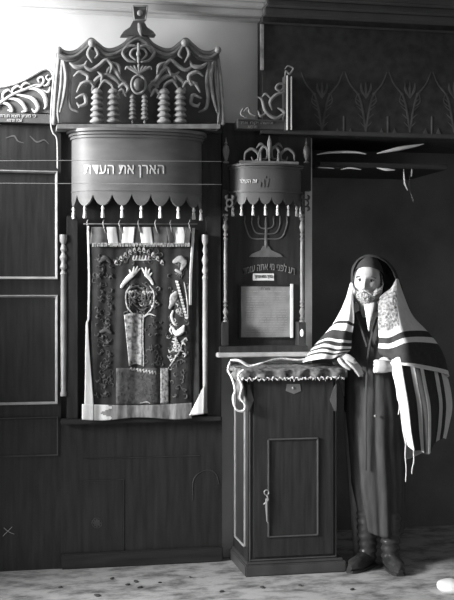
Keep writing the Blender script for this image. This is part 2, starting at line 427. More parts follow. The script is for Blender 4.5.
# ---- wires
m = MB().tube([P(-30, 161, -.36), P(60, 160.5, -.36), P(160, 161, -.36), P(222, 161.5, -.30)], .0016, 6, 20)
tag(m.build('wire', WIRE), 'upper thin wire stretched across the lettered canopy', 'wire')
m = MB().tube([P(-30, 183, -.36), P(60, 183.5, -.36), P(150, 184, -.36), P(222, 184.5, -.30)], .0016, 6, 20)
tag(m.build('wire', WIRE), 'lower thin wire stretched just above the canopy scallops', 'wire')

# ---- carved crest over the canopy
YC = -.16
cr_ = thing('carved_crest', 'large carved crest of draped swags, scrolls and ribbed pillars above the ark canopy', 'carving', (X(138, YC), YC, Z(138, 128, YC)))
CU = 138.5
def mir(pts): return [(2*CU-p[0],)+tuple(p[1:]) for p in pts]
m = MB().prism([(57, 124), (220, 124), (220, 128.5), (57, 128.5)], YC-.06, YL); m.build('base_board', CARVE, cr_)
m = MB().prism([(60, 123), (60, 55), (76, 56), (91, 45), (105, 54), (114, 54), (131, 43), (138.5, 40), (146, 43), (163, 54), (172, 54), (186, 45), (201, 56), (217, 55), (217, 123)], YC+.05, YC+.07); m.build('pierced_back', mat('crest_back', .09, .7, .25, 12), cr_)
half = [(59, 50), (66, 54), (76, 53), (85, 46), (91, 41), (97, 45), (105, 51), (114, 51), (124, 46), (131, 39), (138.5, 36)]
for k, (dv, dy, r) in enumerate([(0, 0, 2.2), (3.2, -.012, 2.0), (6.2, 0, 1.8), (-2.0, .012, 1.6)]):
    pts = [(u, v+dv) for u, v in half]; full = pts+mir(pts[:-1])[::-1]
    MB().ptube(full, r, YC-.02+dy, 8, 90).build('swag', mat('swag_wood', .15, .4, .3, 18), cr_)
for sgn in (0, 1):
    f = (lambda p: p) if not sgn else mir
    m = MB()
    m.ptube(f([(60, 52), (57, 75), (55, 100), (54, 123)]), [2, 2, 2.2, 2.6], YC, 8, 24)
    m.ptube(f([(62, 54), (66, 76), (64, 96), (60, 112)]), [1.6, 2, 1.8, 1], YC-.015, 8, 24)
    m.ptube(f([(66, 56), (70, 78), (69, 98), (71, 108), (78, 112)]), [1.4, 1.9, 1.8, 1.6, 1], YC-.005, 8, 24)
    m.ptube(f([(62, 60), (61, 85), (58, 110), (59, 122)]), [1.2, 1.4, 1.4, 1.2], YC-.01, 8, 24)
    m.build('side_drape', CARVE, cr_)
    m = MB()
    c = f([(92, 43)])[0]; m.ell(P(c[0], c[1], YC-.05), (4*PX, 4*PX, 4*PX)); c = f([(59, 50)])[0]; MB().ell(P(c[0], c[1], YC-.04), (3.4*PX, 3*PX, 3.6*PX)).build('corner_rosette', CARVE, cr_)
    m.ptube(f([(91, 46), (88, 54), (92, 62)]), [1.6, 1.8, .8], YC-.04, 8, 14); m.ptube(f([(94, 46), (98, 54), (95, 58)]), [1.4, 1.6, .7], YC-.04, 8, 14)
    m.build('knot', CARVE, cr_)
    m = MB()
    for pts, r in [([(70, 63), (76, 67), (84, 66), (87, 61)], [.8, 1.8, 1.6, .6]), ([(84, 66), (91, 70), (99, 66), (106, 60), (112, 66), (110, 73)], [1, 1.6, 1.8, 1.5, 1.4, .6]),
                   ([(74, 76), (80, 72), (88, 76), (86, 84), (80, 83)], [.7, 1.5, 1.6, 1.4, .6]), ([(77, 92), (82, 84), (90, 82), (94, 87)], [.7, 1.5, 1.5, .7]),
                   ([(76, 98), (84, 95), (86, 103), (80, 106), (77, 103)], [.7, 1.6, 1.5, 1.2, .6]),
                   ([(92, 90), (96, 80), (106, 75), (116, 80), (121, 88)], [1, 1.6, 1.8, 1.6, 1]), ([(99, 88), (104, 81), (111, 84), (114, 90)], [.8, 1.3, 1.3, .8]),
                   ([(106, 75), (110, 68), (116, 72), (121, 80), (126, 82)], [.8, 1.6, 1.7, 1.5, .6]), ([(119, 87), (124, 84), (128, 88), (126, 93)], [1, 1.6, 1.4, .6]),
                   ([(112, 62), (118, 66), (120, 74)], [.6, 1.7, .6]), ([(98, 72), (102, 76), (101, 82)], [.6, 1.5, .6]), ([(126, 96), (122, 90), (118, 94), (120, 98)], [.8, 1.4, 1.2, .5])]:
        yy_ = YC-.03+random.uniform(-.012, .012); m.ptube(f(pts), [q*1.25 for q in r], yy_, 8, 18, .9)
        for e_ in range(1, len(pts)-1):
            a0 = pts[e_]; dx_, dz_ = pts[e_+1][0]-pts[e_-1][0], pts[e_+1][1]-pts[e_-1][1]; ll = math.hypot(dx_, dz_) or 1
            for sd in (-1, 1):
                m.ptube(f([a0, (a0[0]+(dx_*.35-sd*dz_*.45)/ll*4, a0[1]+(dz_*.35+sd*dx_*.45)/ll*4)]), [1.0, .35], yy_, 6, 2)
    m.build('acanthus_scroll', CARVE, cr_)
    for uu, v0, v1, r in [(97, 89, 124, 7.2), (113, 89, 124, 7.2), (132.5, 95, 120, 4.0)]:
        c = f([(uu, v1)])[0]; base = P(c[0], c[1], YC-.03); h = Z(c[0], v0, YC-.03)-base.z; pr = []
        N = 6
        for k in range(N):
            t = k/N; q = r*PX*(1-.25*t)
            pr += [(q*.62, h*(t+.01)), (q*.95, h*(t+.25/N)), (q, h*(t+.45/N)), (q*.62, h*(t+.95/N))]
        pr += [(r*PX*.4, h), (.002, h*1.05)]
        MB().lathe(base, pr, 16).build('ribbed_pillar', CARVE, cr_)
        if r < 5: MB().ell(P(c[0], 122, YC-.03), (1.3*PX, 1.3*PX, 2*PX)).build('pendant', CARVE, cr_)
m = MB()
for sgn in (-1, 1):
    m.ptube([(CU+sgn*1.5, 46), (CU+sgn*10, 46), (CU+sgn*16, 52), (CU+sgn*11, 60), (CU+sgn*3, 62)], [1.2, 1.6, 1.7, 1.5, 1], YC-.035, 8, 20)
    m.ptube([(CU+sgn*1, 48), (CU+sgn*6, 50), (CU+sgn*8, 55), (CU+sgn*3, 60)], [1, 1.2, 1.2, .8], YC-.05, 8, 16)
m.ptube([(CU, 44), (CU, 62)], [1.4, 1.4], YC-.055, 8, 4); m.ell(P(CU, 54, YC-.06), (2.4*PX, 2*PX, 3*PX))
m.build('crown', CARVE, cr_)
m = MB()
for a in range(-3, 4):
    m.ptube([(CU, 74), (CU+3.5*a, 68-abs(a)*.2), (CU+4.4*a, 64+abs(a)*1.8)], [1, 1.5, .6], YC-.045, 8, 10)
m.build('palmette', CARVE, cr_)
m = MB().ell(P(CU, 84.5, YC-.05), (5.2*PX, 4*PX, 6.5*PX), n=24); m.build('medallion', CARVED, cr_)
m = MB().ptube([(CU+7*math.cos(t*math.pi/12), 84.5+9*math.sin(t*math.pi/12)) for t in range(25)], 1.3, YC-.05, 8, 60); m.build('medallion_ring', CARVE, cr_)
# top finial
m = MB().prism([(121, 35), (156, 35), (153, 31), (147, 27), (144, 21), (133, 21), (130, 27), (124, 31)], YC-.04, YC+.03); m.build('finial_base', CARVED, cr_)
m = MB(); m.prism([(132.5, 6), (147.5, 6), (146, 20), (134, 20)], YC-.03, YC+.01); m.build('finial', CARVED, cr_)
m = MB()
for a, b_ in [((133, 6), (147.5, 6)), ((133, 6), (134.5, 20)), ((147.5, 6), (145.5, 20)), ((134.5, 20), (145.5, 20))]: m.ptube([a, b_], .9, YC-.032, 6, 3)
m.ell(P(140, 13, YC-.035), (3*PX, 2*PX, 3*PX)); m.ptube([(139, 24), (140, 30), (141, 35)], [1.4, 2.2, 1], YC-.045, 8, 8)
m.build('finial_rim', CARVE, cr_)

# ---- curtain (parochet)
YP = -.15
cu_ = thing('ark_curtain', 'dark embroidered velvet ark curtain with white satin borders', 'curtain', (X(140, YP), YP, Z(140, 420, YP)))
def cy(u, v): return YP+.005*math.sin(u*.21+v*.012)+.009*noise.noise(Vector((u*.06,v*.012,3)))+.002*math.sin(u*.55+1+v*.02)-(.02*max(0, (v-380)/40))
def csheet(name, mm, uv, dy=0, parent=cu_, nu=60, nv=60, tk=.003, idx=None):
    """uv(s,t)->(u,v)"""
    m = MB(); rows = []
    for j in range(nv+1):
        row = []
        for i in range(nu+1):
            u, v = uv(i/nu, j/nv); row.append(P(u, v, cy(u, v)+dy))
        rows.append(row)
    m.grid(rows, idx); return solid(m.build(name, mm, parent), tk)
def lerp(a, b, t): return a+(b-a)*t
def edgeL(v): return 86+.5*math.sin(v*.05)-(max(0, v-330)/90)**1.6*3
def edgeR(v): return 195-(3*math.sin((v-225)/55)) if v < 300 else 192+(v-300)/120*12
csheet('velvet_field', VELVET, lambda s, t: (lerp(91, 192, s), lerp(241, 408, t)))
def body(v): return 1
# white borders
def bl(s, t):
    v = lerp(226, 419, t); w_ = 2+max(0, (v-320)/100)**1.2*9
    return (edgeL(v)+s*w_+(1.5 if v < 320 else 0), v)
csheet('left_border', SATIN, bl, -.006, nu=8)
def br(s, t):
    v = lerp(228, 305, t); c = 193.5-3.2*math.sin((v-228)/77*math.pi*.5); return (c+(s-.5)*2.6, v)
csheet('right_border', SATIN, br, -.008, nu=6)
csheet('right_edge', VELVET, lambda s, t: (lerp(188, 198+2*t, s), lerp(230, 412, t)), .004, nu=10)
m = MB(); 
def brc(s, t):
    v = lerp(384, 414, t); return (lerp(204, 189, s*t)+0*s, v+1.5*s)
csheet('right_corner', SATIN, brc, -.012, nu=12, nv=16)
HEM = mat('hem_satin', .22, .4, .5, 12, (4, 4, 1)); 
def hem(s, t):
    u = lerp(82, 192, s); return (u, lerp(404+2*math.sin(s*3), 419.5+1.2*math.sin(s*9), t)-1.5*s)
csheet('bottom_hem', [HEM, SATIN], hem, -.010, nu=100, nv=12, idx=lambda s, t: 1 if s < .22+.05*math.sin(t*9) and not .10 < s < .115 else 0)
# upper valance strip with white and dark cloths hung on hooks
pans = [(91, 108, 0), (108, 117, 1), (117, 123, 0), (123, 134, 1), (134, 141, 0), (141, 152, 1), (152, 168, 0), (168, 173, 0), (173, 185, 1), (185, 190, 0)]
VALD = mat('valance_cloth', .10, .7, .4, 14)
for k, (a, b_, wh) in enumerate(pans):
    slant = 3 if k % 3 else -2
    csheet('valance_strip', SATIN if wh else VALD, lambda s, t, a=a, b_=b_, sl=slant: (lerp(a-.4, b_+.4, s)+(sl*(t-.5)*.8), lerp(227, 244+1.5*math.sin(a), t)), -.012-.004*(k % 2), nu=10, nv=10)
m = MB().tube([P(84, 224, YP+.005), P(197, 224, YP+.005)], .004, 8); m.build('curtain_rod', IRON, cu_)
for u in (88, 104, 120, 139, 156, 171, 190):
    MB().ptube([(u, 220), (u-1, 223), (u, 228), (u+1.5, 233)], [.5, .5, .6, .4], YP-.02, 6, 10).build('hook', IRON, cu_)
fr = MB()
for i in range(70):
    u = 93+i*1.4; fr.ptube([(u, 243), (u+random.uniform(-.6, .6), 246.5)], .35, YP-.022, 4, 2)
o = fr.build('valance_fringe', mat('fringe', .35, .7, .2), cu_); o['kind'] = 'stuff'
# embroidery
def emb(name, strokes, mm, dy=-.006, fl=.5):
    m = MB()
    for pts, r in strokes:
        q = catmull([(a, b_, 0) for a, b_ in pts], 14); rr = catmull([(x, 0, 0) for x in (r if isinstance(r, (list, tuple)) else [r]*len(pts))], 14)
        m.tube([P(p.x, p.y, cy(p.x, p.y)+dy) for p in q], [max(.1, x.x)*PX for x in rr], 8, 0, fl)
    return m.build(name, mm, cu_)
THB = mat('bright_embroidery', .62, .5, .2, 40, bump=.3)
hands = [([(121.5, 287), (124, 283), (129, 277.5), (133, 274)], [1.6, 1.9, 2.6, 2.4]), ([(153, 284), (150, 279), (146, 274.5)], [1.2, 1.7, 2])]
for a_, b_ in (((132, 275), (129.5, 270)), ((133, 274), (134, 267)), ((134, 274), (137.5, 266.5)), ((134, 274.5), (140, 268.5)), ((146, 275), (142, 268)), ((146, 275), (146, 267.5)), ((147, 276), (149.5, 269)), ((148, 277), (152, 273))):
    hands.append(([a_, ((a_[0]+b_[0])/2, (a_[1]+b_[1])/2), b_], [1.3, 1.1, .6]))
emb('blessing_hands', hands, THB)
s_ = []
for a in range(11):
    t = a/10; u = 116+46*t; v = 262-13*math.sin(math.pi*t); s_.append(([(u-1.2, v+1.5), (u+.2, v-1.5), (u+1.4, v+1)], [.6, .8, .4]))
    s_.append(([(u, v+2.4), (u+1.5, v+2.8)], [.5, .5]))
for a in range(6): s_.append(([(134+3*a, 256), (133.5+3*a, 259.5), (136+3*a, 260)], [.8, .9, .5]))
emb('arched_embroidery', s_, THREAD)
s_ = []
for a in range(26):
    t = a*2.399; r_ = 1.2+.55*a; s_.append(([(140+r_*math.cos(t)*.95, 296+r_*math.sin(t)*.95), (141.5+r_*math.cos(t+.4)*.9, 297+r_*math.sin(t+.5)*.9), (140+r_*math.cos(t+.7)*.85, 297+r_*math.sin(t+.8)*.8)], [.6, 1.1, .5]))
emb('wreath_embroidery', s_, THREADD)
s_ = []
for sgn in (-1, 1):
    for k in range(4): s_.append(([(140+sgn*(2+k*3), 293), (140+sgn*(4+k*3), 291.5), (140+sgn*(5+k*3), 294.5)], [.7, 1, .5]))
    s_.append(([(140+sgn*10, 286), (140+sgn*14, 294), (140+sgn*13, 306), (140+sgn*7, 314), (140+sgn*1, 318)], [.5, .7, .8, .6, .4]))
emb('crown_embroidery', s_, THREAD)
csheet('brocade_panel', mat('brocade', .10, .6, .5, 50, c2=.62), lambda s, t: (lerp(124, 142, s)+(t*5*(1-s)), lerp(315, 366, t)-2*math.sin(s*3)), -.006, nu=16, nv=20, tk=.003)
emb('brocade_seam', [([(143.5, 315), (143, 330), (143.5, 366)], .6), ([(143, 318), (149, 314), (156, 316)], [.5, .7, .3])], THREAD)
csheet('lower_brocade', mat('lower_brocade', .05, .7, .4, 50, c2=.10), lambda s, t: (lerp(116, 160, s), lerp(368, 405, t)), -.003, nu=12, nv=12)
emb('lower_lettering', [([(130+3*k, 369+k*.4+(k % 2)), (131.5+3*k, 367.6+k*.5), (132+3*k, 370.5+k*.5)], [.4, .6, .4]) for k in range(9)]+[([(140, 403), (147, 402), (150, 403.5)], [.3, .7, .3])], THREAD)
csheet('embroidered_band', mat('band', .14, .6, .5, 60, c2=.6), lambda s, t: (lerp(160.5, 168.5, s), lerp(368, 404, t)), -.007, nu=6, nv=10)
s_ = [([(184, 282), (185.5, 290), (187, 300), (188, 318)], [.3, .4, .4, .3])]
for k in range(13):
    v = 281+k*3; u = 175.5+k*.8; s_.append(([(u, v), (u+2.2, v+.6), (u+1.8, v+1.8)], [.5, .8, .5])); s_.append(([(u+.3, v+1.4), (u+1, v+1.2)], .4))
emb('side_lettering', s_, THB)
s_ = [([(174, 262), (180, 259), (184, 263), (181, 270)], [2, 3.4, 3, 1.2]), ([(176, 270), (181, 273)], [1.6, 1.4]),
      ([(172, 304), (174, 297), (176, 293)], [2.6, 4.2, 2.4]), ([(170, 308), (172, 303)], [1.6, 2.2])]
emb('flower_embroidery', s_, mat('rose_embroidery', .28, .6, .4, 50, bump=.3))
emb('bird_embroidery', [([(172, 327), (176, 333), (181, 331), (184, 326)], [.8, 2.6, 3.2, 1.2]), ([(172, 326), (170, 330), (172, 334)], [.6, .9, .6]), ([(173, 311), (171.5, 316), (173, 322), (175, 325)], [1, 1.4, 1.2, .8])], THB)
s_ = []
for k in range(14):
    a = random.uniform(0, 6.28); u = 177+random.uniform(-6, 7); v = 346+random.uniform(-9, 12)
    s_.append(([(u, v), (u+3*math.cos(a), v+3*math.sin(a)), (u+4*math.cos(a+.8), v+4*math.sin(a+.8))], [.4, 1, .3]))
s_ += [([(170, 366), (175, 358), (180, 350), (183, 340)], [.7, .6, .5, .3])]
emb('branch_embroidery', s_, THREAD)
s_ = []
for k in range(24):
    a = random.uniform(0, 6.28); v = 262+k*5.6; u = 104+random.uniform(-5, 5)
    s_.append(([(u, v), (u+3*math.cos(a), v+3*math.sin(a)), (u+4*math.cos(a+.8), v+4*math.sin(a+.8))], [.4, 1, .3]))
s_ += [([(100, 262), (105, 258), (110, 262)], [1.5, 2.6, 1.2]), ([(101, 332), (106, 330), (111, 333)], [1.5, 2.4, 1.2])]
emb('dim_left_embroidery', s_, THREADD)
random.seed(33)
def filigree(name, region, nk, mm, rr=.55):
    s_ = []
    for _ in range(nk):
        u, v = region(); a = random.uniform(0, 6.28); q = random.uniform(1.5, 3.4); tw = random.choice((-1, 1))
        s_.append(([(u, v), (u+q*math.cos(a), v+q*math.sin(a)), (u+q*1.5*math.cos(a+tw*.7), v+q*1.5*math.sin(a+tw*.7)), (u+q*1.3*math.cos(a+tw*1.3), v+q*1.3*math.sin(a+tw*1.3))], [rr*.5, rr, rr*1.3, rr*.4]))
    emb(name, s_, mm, -.004)
ri = random.uniform
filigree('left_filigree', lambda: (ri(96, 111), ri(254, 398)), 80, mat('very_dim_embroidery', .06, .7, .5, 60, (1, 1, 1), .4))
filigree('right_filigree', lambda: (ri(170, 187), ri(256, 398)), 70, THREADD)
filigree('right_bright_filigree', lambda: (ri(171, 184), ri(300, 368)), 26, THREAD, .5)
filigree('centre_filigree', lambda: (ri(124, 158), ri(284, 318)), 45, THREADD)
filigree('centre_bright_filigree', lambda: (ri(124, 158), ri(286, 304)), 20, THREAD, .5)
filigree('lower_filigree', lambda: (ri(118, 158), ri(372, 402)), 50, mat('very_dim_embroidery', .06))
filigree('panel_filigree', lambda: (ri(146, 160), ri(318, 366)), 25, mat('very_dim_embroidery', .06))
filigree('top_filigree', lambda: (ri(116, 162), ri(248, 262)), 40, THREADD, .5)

# ================================================================== RIGHT WING + POST
rw = thing('carved_wing', 'carved acanthus bracket in shade-dark tone beside the fluted post above the small shrine', 'carving', (X(262, -.2), -.2, Z(262, 128, -.2)))
YR = -.20
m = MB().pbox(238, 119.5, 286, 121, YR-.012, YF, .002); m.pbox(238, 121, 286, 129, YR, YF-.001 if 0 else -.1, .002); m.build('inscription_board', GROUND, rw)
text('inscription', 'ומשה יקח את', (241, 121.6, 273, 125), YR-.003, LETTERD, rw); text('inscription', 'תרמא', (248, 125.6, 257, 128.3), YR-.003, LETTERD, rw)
m = MB()
for pts, r in [([(286, 112), (276, 118), (266, 112), (262, 100), (258, 97)], [1, 1.8, 1.8, 1.4, .6]), ([(285, 84), (279, 84), (276, 88), (280, 91), (283, 88)], [1, 1.3, 1.3, 1.2, .6]),
               ([(285, 92), (276, 95), (270, 102), (272, 110)], [.8, 1.7, 1.7, .6]), ([(268, 112), (261, 116), (258, 111)], [.6, 1.6, .6]), ([(272, 100), (266, 94), (262, 97)], [.6, 1.3, .5]),
               ([(278, 108), (284, 112), (283, 118)], [.8, 1.8, .8]), ([(256, 116), (250, 113), (248, 108), (243, 112)], [.6, 1.2, 1.2, .5]), ([(246, 118), (241, 114), (243, 108)], [.5, 1, .5])]:
    m.ptube(pts, r, YR-.012, 8, 20, .9)
m.build('acanthus_scroll', mat('shaded_gilt', .24, .45, .3, 18), rw)  # carving toned darker, this wing's shade is in the colour
m = MB()
m.pbox(285.5, 75, 293, 130, YR-.02, YF, .002); m.build('post', MOULD2, rw)
m = MB()
m.ptube([(287.3, 76), (287.3, 129.5)], .9, YR-.024, 6, 3); m.ptube([(291.3, 77), (291.3, 129.5)], .8, YR-.024, 6, 3)
m.build('flute', mat('flute_highlight', .6, .4, .1), rw)  # pale bars paint in the highlights on the post
m = MB()
m.ptube([(285, 76), (286, 71), (289, 74), (292, 71), (293, 68), (288, 66), (285, 69)], [.5, 1, 1.2, 1, .9, .8, .4], YR-.02, 8, 20); m.build('capital', CARVE, rw)

# ================================================================== SMALL SHRINE
YS = -.07
sh = thing('prayer_shrine', 'narrow dark wooden shrine with menorah and framed prayer sheet, between ark and recess', 'shrine', (X(265, YS), YS, Z(265, 357, YS)))
m = MB().pbox(222, 190, 305, 353, YS, -.002, .002); m.build('back_panel', WOOD, sh)
m = MB().pbox(222.5, 124, 311, 190, YS+.02, -.002); m.build('upper_panel', WOOD, sh)
m = MB(); m.pbox(218, 352.5, 311, 357, YS-.13, -.002, .004); m.build('ledge', MOULD, sh)
m = MB(); m.pbox(220, 346, 308, 352.5, YS-.10, YS, .004); m.build('base_block', WOOD, sh)
m = MB(); m.pbox(222, 322, 229, 346, YS-.09, YS, .003); m.build('pedestal', CAB, sh)
m = MB(); m.pbox(299, 322, 306, 346, YS-.09, YS, .003); m.build('pedestal', CAB, sh)
SC = mat('shrine_column_wood', .2, .4, .3, 12)
turned(225.5, 214, 322, YS-.055, 2.2, sh, mm=SC); turned(302, 214, 322, YS-.055, 2.2, sh, mm=SC)
m = MB().ell(P(302, 333, YS-.095), (2*PX, .012, 4*PX)); m.build('knob', SATIN, sh)
for u, mm in ((226, CARVE), (306.5, CARVED)):  # right finial gets a darker tone, its shade painted in
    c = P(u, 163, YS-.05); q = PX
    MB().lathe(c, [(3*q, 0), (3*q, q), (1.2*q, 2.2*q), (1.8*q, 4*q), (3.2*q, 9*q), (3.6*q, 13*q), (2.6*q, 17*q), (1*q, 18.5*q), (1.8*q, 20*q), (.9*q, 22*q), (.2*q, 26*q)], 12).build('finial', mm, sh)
# canopy
xs, xe = X(232, -.12), X(303, -.12); sxc = (xs+xe)/2; shw = (xe-xs)/2
def splan0(s, g=0):
    a = math.pi*(1-s); c, q = math.cos(a), math.sin(a); return sxc+(shw+g)*c, YS+.005-(.15+g)*abs(q)
sq = even(splan0)
def splan(s, g=0): return splan0(sq(s), g)
zs = lambda v: Z(267, v, -.18)
def sband(v0, bot, g, name, mm):
    m = MB(); rows = [[], [], [], []]
    for i in range(121):
        s = i/120; x, y = splan(s, g); x2, y2 = splan(s, g-.012); zb_ = bot(s)
        rows[0].append((x, y, zs(v0))); rows[1].append((x, y, zb_)); rows[2].append((x2, y2, zb_)); rows[3].append((x2, y2, zs(v0)))
    m.grid(rows+[rows[0]]); return m.build(name, mm, sh)
SCP = mat('shrine_canopy_paint', .10, .5, .2, 5)
sband(167, lambda s: zs(205)+(zs(197)-zs(205))*(1-abs(math.sin(math.pi*s*8))**.6), 0, 'canopy', SCP)
sband(164, lambda s: zs(166), .016, 'canopy_moulding', SCP); sband(166.5, lambda s: zs(168.5), .008, 'canopy_moulding', SCP)
sband(190.5, lambda s: zs(192.5), .010, 'canopy_bead', SCP)
m = MB(); vv = [m.b.verts.new((*splan(i/40, -.008), zs(165.5))) for i in range(41)]; m.b.faces.new(vv); m.build('canopy_top', WOODH, sh)
for k in range(8):
    x, y = splan((k+.5)/8, -.003); tassel((x, y, zs(206)-.012), .8, sh, mm=PALE)
def sy(u):
    x = X(u, -.16); q = min(1, abs((x-sxc)/shw)); return YS+.005-.15*math.sqrt(max(0, 1-q*q))
text('lettering', 'זה השלחן', (237, 178.5, 257, 184.5), -.18, LETTER, sh, ext=.0015, ymap=lambda u: sy(u)-.001)
text('lettering', 'לה', (260, 176, 269, 187), -.18, mat('shaded_lettering', .12, .6), sh, ext=.0015, ymap=lambda u: sy(u)-.001)  # darker tone paints in the shaded right of the canopy
for u in (229.5, 305.5):
    m = MB(); 
    for k in range(4):
        a = math.pi/4+k*math.pi/2
        m.ptube([(u+2.4*math.cos(a), 203+2.6*math.sin(a)), (u+5*math.cos(a), 203+8*math.sin(a)), (u+3*math.cos(a), 203+11*math.sin(a))], [.8, 1.5, .7], YS-.07, 8, 10)
    m.ptube([(u+3*math.cos(t*math.pi/6), 203+3.6*math.sin(t*math.pi/6)) for t in range(13)], .9, YS-.075, 8, 24)
    m.build('flower_bracket', CARVE if u < 260 else CARVED, sh)  # lit tone left, shaded tone right
# crest
for sgn in (-1, 1):
    m = MB(); c = 269.5; f = lambda pts: [(c+sgn*a, v) for a, v in pts]
    m.ptube(f([(25, 160), (24, 153), (18, 149), (12, 153), (11, 159), (16, 161), (18, 157)]), [.8, 1.3, 1.6, 1.6, 1.4, 1.1, .6], -.13, 8, 30)
    m.ptube(f([(12, 162), (10, 153), (6, 147), (2, 150), (3, 158), (7, 159)]), [.9, 1.5, 1.6, 1.5, 1.2, .6], -.14, 8, 26)
    m.ptube(f([(13, 148), (9, 144), (5, 146)]), [.5, 1.7, .6], -.13, 8, 10); m.ptube(f([(9, 161), (8.6, 153)]), [1.6, .8], -.15, 8, 6)
    m.build('crest_scroll', CARVE if sgn < 0 else mat('crest_shaded', .22, .4, .3, 18), sh)  # right scroll darkened to paint in the side away from the light
m = MB().ptube([(269.5, 161), (269.5, 150), (269.5, 143), (269.5, 136)], [1, 1.6, 2.4, .5], -.15, 8, 16); m.pbox(240, 161, 299, 163.8, -.16, YS+.01, .002); m.build('crest_palmette', CARVE, sh)
# menorah relief
m = MB(); c = 266; MEN = mat('menorah_paint', .13, .5, .25, 20)
m.ptube([(c, 218), (c, 247)], [1.2, 1.5], YS-.004, 8, 4, .5)
for w_, v_ in ((7.5, 229), (14, 234), (21, 239)):
    for sgn in (-1, 1): m.ptube([(c+sgn*w_, 219), (c+sgn*w_, 224), (c+sgn*w_*.72, v_-1.5), (c, v_)], .7, YS-.004, 8, 20, .5)
    for sgn in (-1, 1): m.ptube([(c+sgn*w_, 219), (c+sgn*w_, 216)], [1.2, .6], YS-.004, 6, 3, .5)
m.prism([(c-3, 246), (c+3, 246), (c+5, 250), (c+14, 254), (c+17, 257), (c-17, 257), (c-14, 254), (c-5, 250)], YS-.006, YS)
m.build('menorah', MEN, sh)
text('arched_lettering', 'דע לפני מי אתה עומד', (243, 262, 295, 270), YS-.003, LETTERD, sh, arc=5)
m = MB().pbox(253, 273.5, 274, 280.5, YS-.006, YS, .001); m.build('plaque', SATIN, sh)
text('plaque_lettering', 'ברוך הוא וברוך', (254.5, 275, 272.5, 279), YS-.0075, INK, sh, ext=.001)
fp = thing('framed_sheet', 'printed prayer sheet in a thin frame on the small shrine below the plaque', 'framed sheet', P(267, 338, YS-.01))
m = MB().pbox(241, 286.5, 293, 337.5, YS-.012, YS-.001, .001); m.build('paper', PAPER, fp)
m = MB(); mould_frame(m, 239, 284.5, 291, 338.5, YS-.001, 1.4, .016, 'ltb'); m.build('frame', CAB, fp)
m = MB().pbox(290.5, 284, 293.4, 338, YS-.02, YS, .002); m.build('frame_edge', SATIN, fp)
m = MB()
random.seed(3)
for r_ in range(18):
    v = 291+r_*2.5; u = 246
    while u < 286:
        w_ = random.uniform(1.2, 5); u2 = min(287, u+w_)
        if r_ != 1: m.pbox(u, v, u2, v+.7, YS-.0128, YS-.0118)
        u = u2+random.uniform(.6, 1.4)
m.build('printed_lines', mat('faded_print', .3, .8, .2), fp, smooth=False)
text('printed_heading', 'מזרח', (261, 287.5, 270, 290), YS-.0125, INK, fp, ext=.0008)

# ================================================================== CABINET
YK = -.44
kx0, kx1 = X(248, YK), X(337, YK); kz = Z(292, 374, YK)
kb = thing('standing_cabinet', 'tall dark cabinet with a single panelled door standing before the shrine', 'cabinet', ((kx0+kx1)/2, -.24, 0))
m = MB().box(kx0, kx1, YK, -.05, .06, kz, .004); m.build('body', CAB, kb)
m = MB(); m.box(kx0-.022, kx1+.045, YK-.03, -.04, 0, .062, .006); m.box(kx0-.012, kx1+.03, YK-.018, -.045, .062, .076, .004); m.build('plinth', mat('plinth_wood', .07, .4, .3, 7), kb)
m = MB(); m.box(kx0-.03, kx1+.035, YK-.03, -.04, kz, kz+.022, .006); m.build('top_board', CAB, kb)
dr = MB(); dr.box(kx0+.028, kx1-.024, YK-.014, YK-.001, .10, kz-.03, .003); door = dr.build('door', CAB, kb)
RIDGE = mat('door_moulding_wood', .10, .35, .2, 9)
def kf(x0, x1, z0, z1, name, parent, t=.008, sides='lrtb'):
    m = MB(); y0 = YK-.024; y1 = YK-.013
    if 'l' in sides: m.box(x0, x0+t, y0, y1, z0, z1, .002)
    if 'r' in sides: m.box(x1-t, x1, y0, y1, z0, z1, .002)
    if 't' in sides: m.box(x0, x1, y0, y1, z1-t, z1, .002)
    if 'b' in sides: m.box(x0, x1, y0, y1, z0, z0+t, .002)
    return m.build(name, RIDGE, parent)
pa, pb = P(267, 537, YK), P(317.5, 437, YK)
kf(pa.x, pb.x, pa.z, pb.z, 'panel_moulding', door)
m = MB()
for sx in (kx0+.006, kx1-.012): m.box(sx, sx+.007, YK-.006, YK, .08, kz-.02, .002)
m.box(kx0+.01, kx1-.01, YK-.006, YK, .08, .088, .002)
m.build('stile_moulding', RIDGE, kb)
for u in (248.5, 335.5):
    s = 1 if u < 300 else -1
    MB().prism([(u-1*s, 384), (u+1*s, 386), (u+5.5*s, 400), (u+1*s, 411), (u-1*s, 411)], YK-.018, YK-.003).build('corner_ornament', RIDGE, kb)
MB().ell(P(293, 388, YK-.016), (.008, .006, .008)).build('keyhole_knob', BRASS, door)
m = MB(); m.prism([(287, 384), (300, 384), (301, 391), (294, 394), (286, 391)], YK-.017, YK-.013); m.build('keyhole_plate', IRON, door)
# left side panel
m = MB(); x = kx0; 
for y0, y1, z0, z1 in [(-.385, -.375, .14, kz-.07), (-.125, -.115, .14, kz-.07), (-.385, -.115, .14, .15), (-.385, -.115, kz-.08, kz-.07)]: m.box(x-.010, x, y0, y1, z0, z1, .002)
m.build('side_moulding', MOULD, kb)
# key hanging in the door
ky = thing('door_key', 'ornate metal key hanging in the cabinet door', 'key', P(267, 521, YK-.03))
m = MB().ptube([(266.5, 499), (266.6, 505), (267, 521)], [.9, 1.3, .7], YK-.03, 8, 6); m.ptube([(267, 521), (268, 523)], .5, YK-.03, 6, 2); m.build('shaft', BRASS, ky)
m = MB()
m.ptube([(266.5+2.3*math.cos(t*math.pi/8), 492.5+2.6*math.sin(t*math.pi/8)) for t in range(17)], .6, YK-.026, 6, 30); m.ptube([(264, 504), (268, 500), (267, 496)], [.8, .9, .6], YK-.03, 6, 8)
m.build('bow', BRASS, ky)

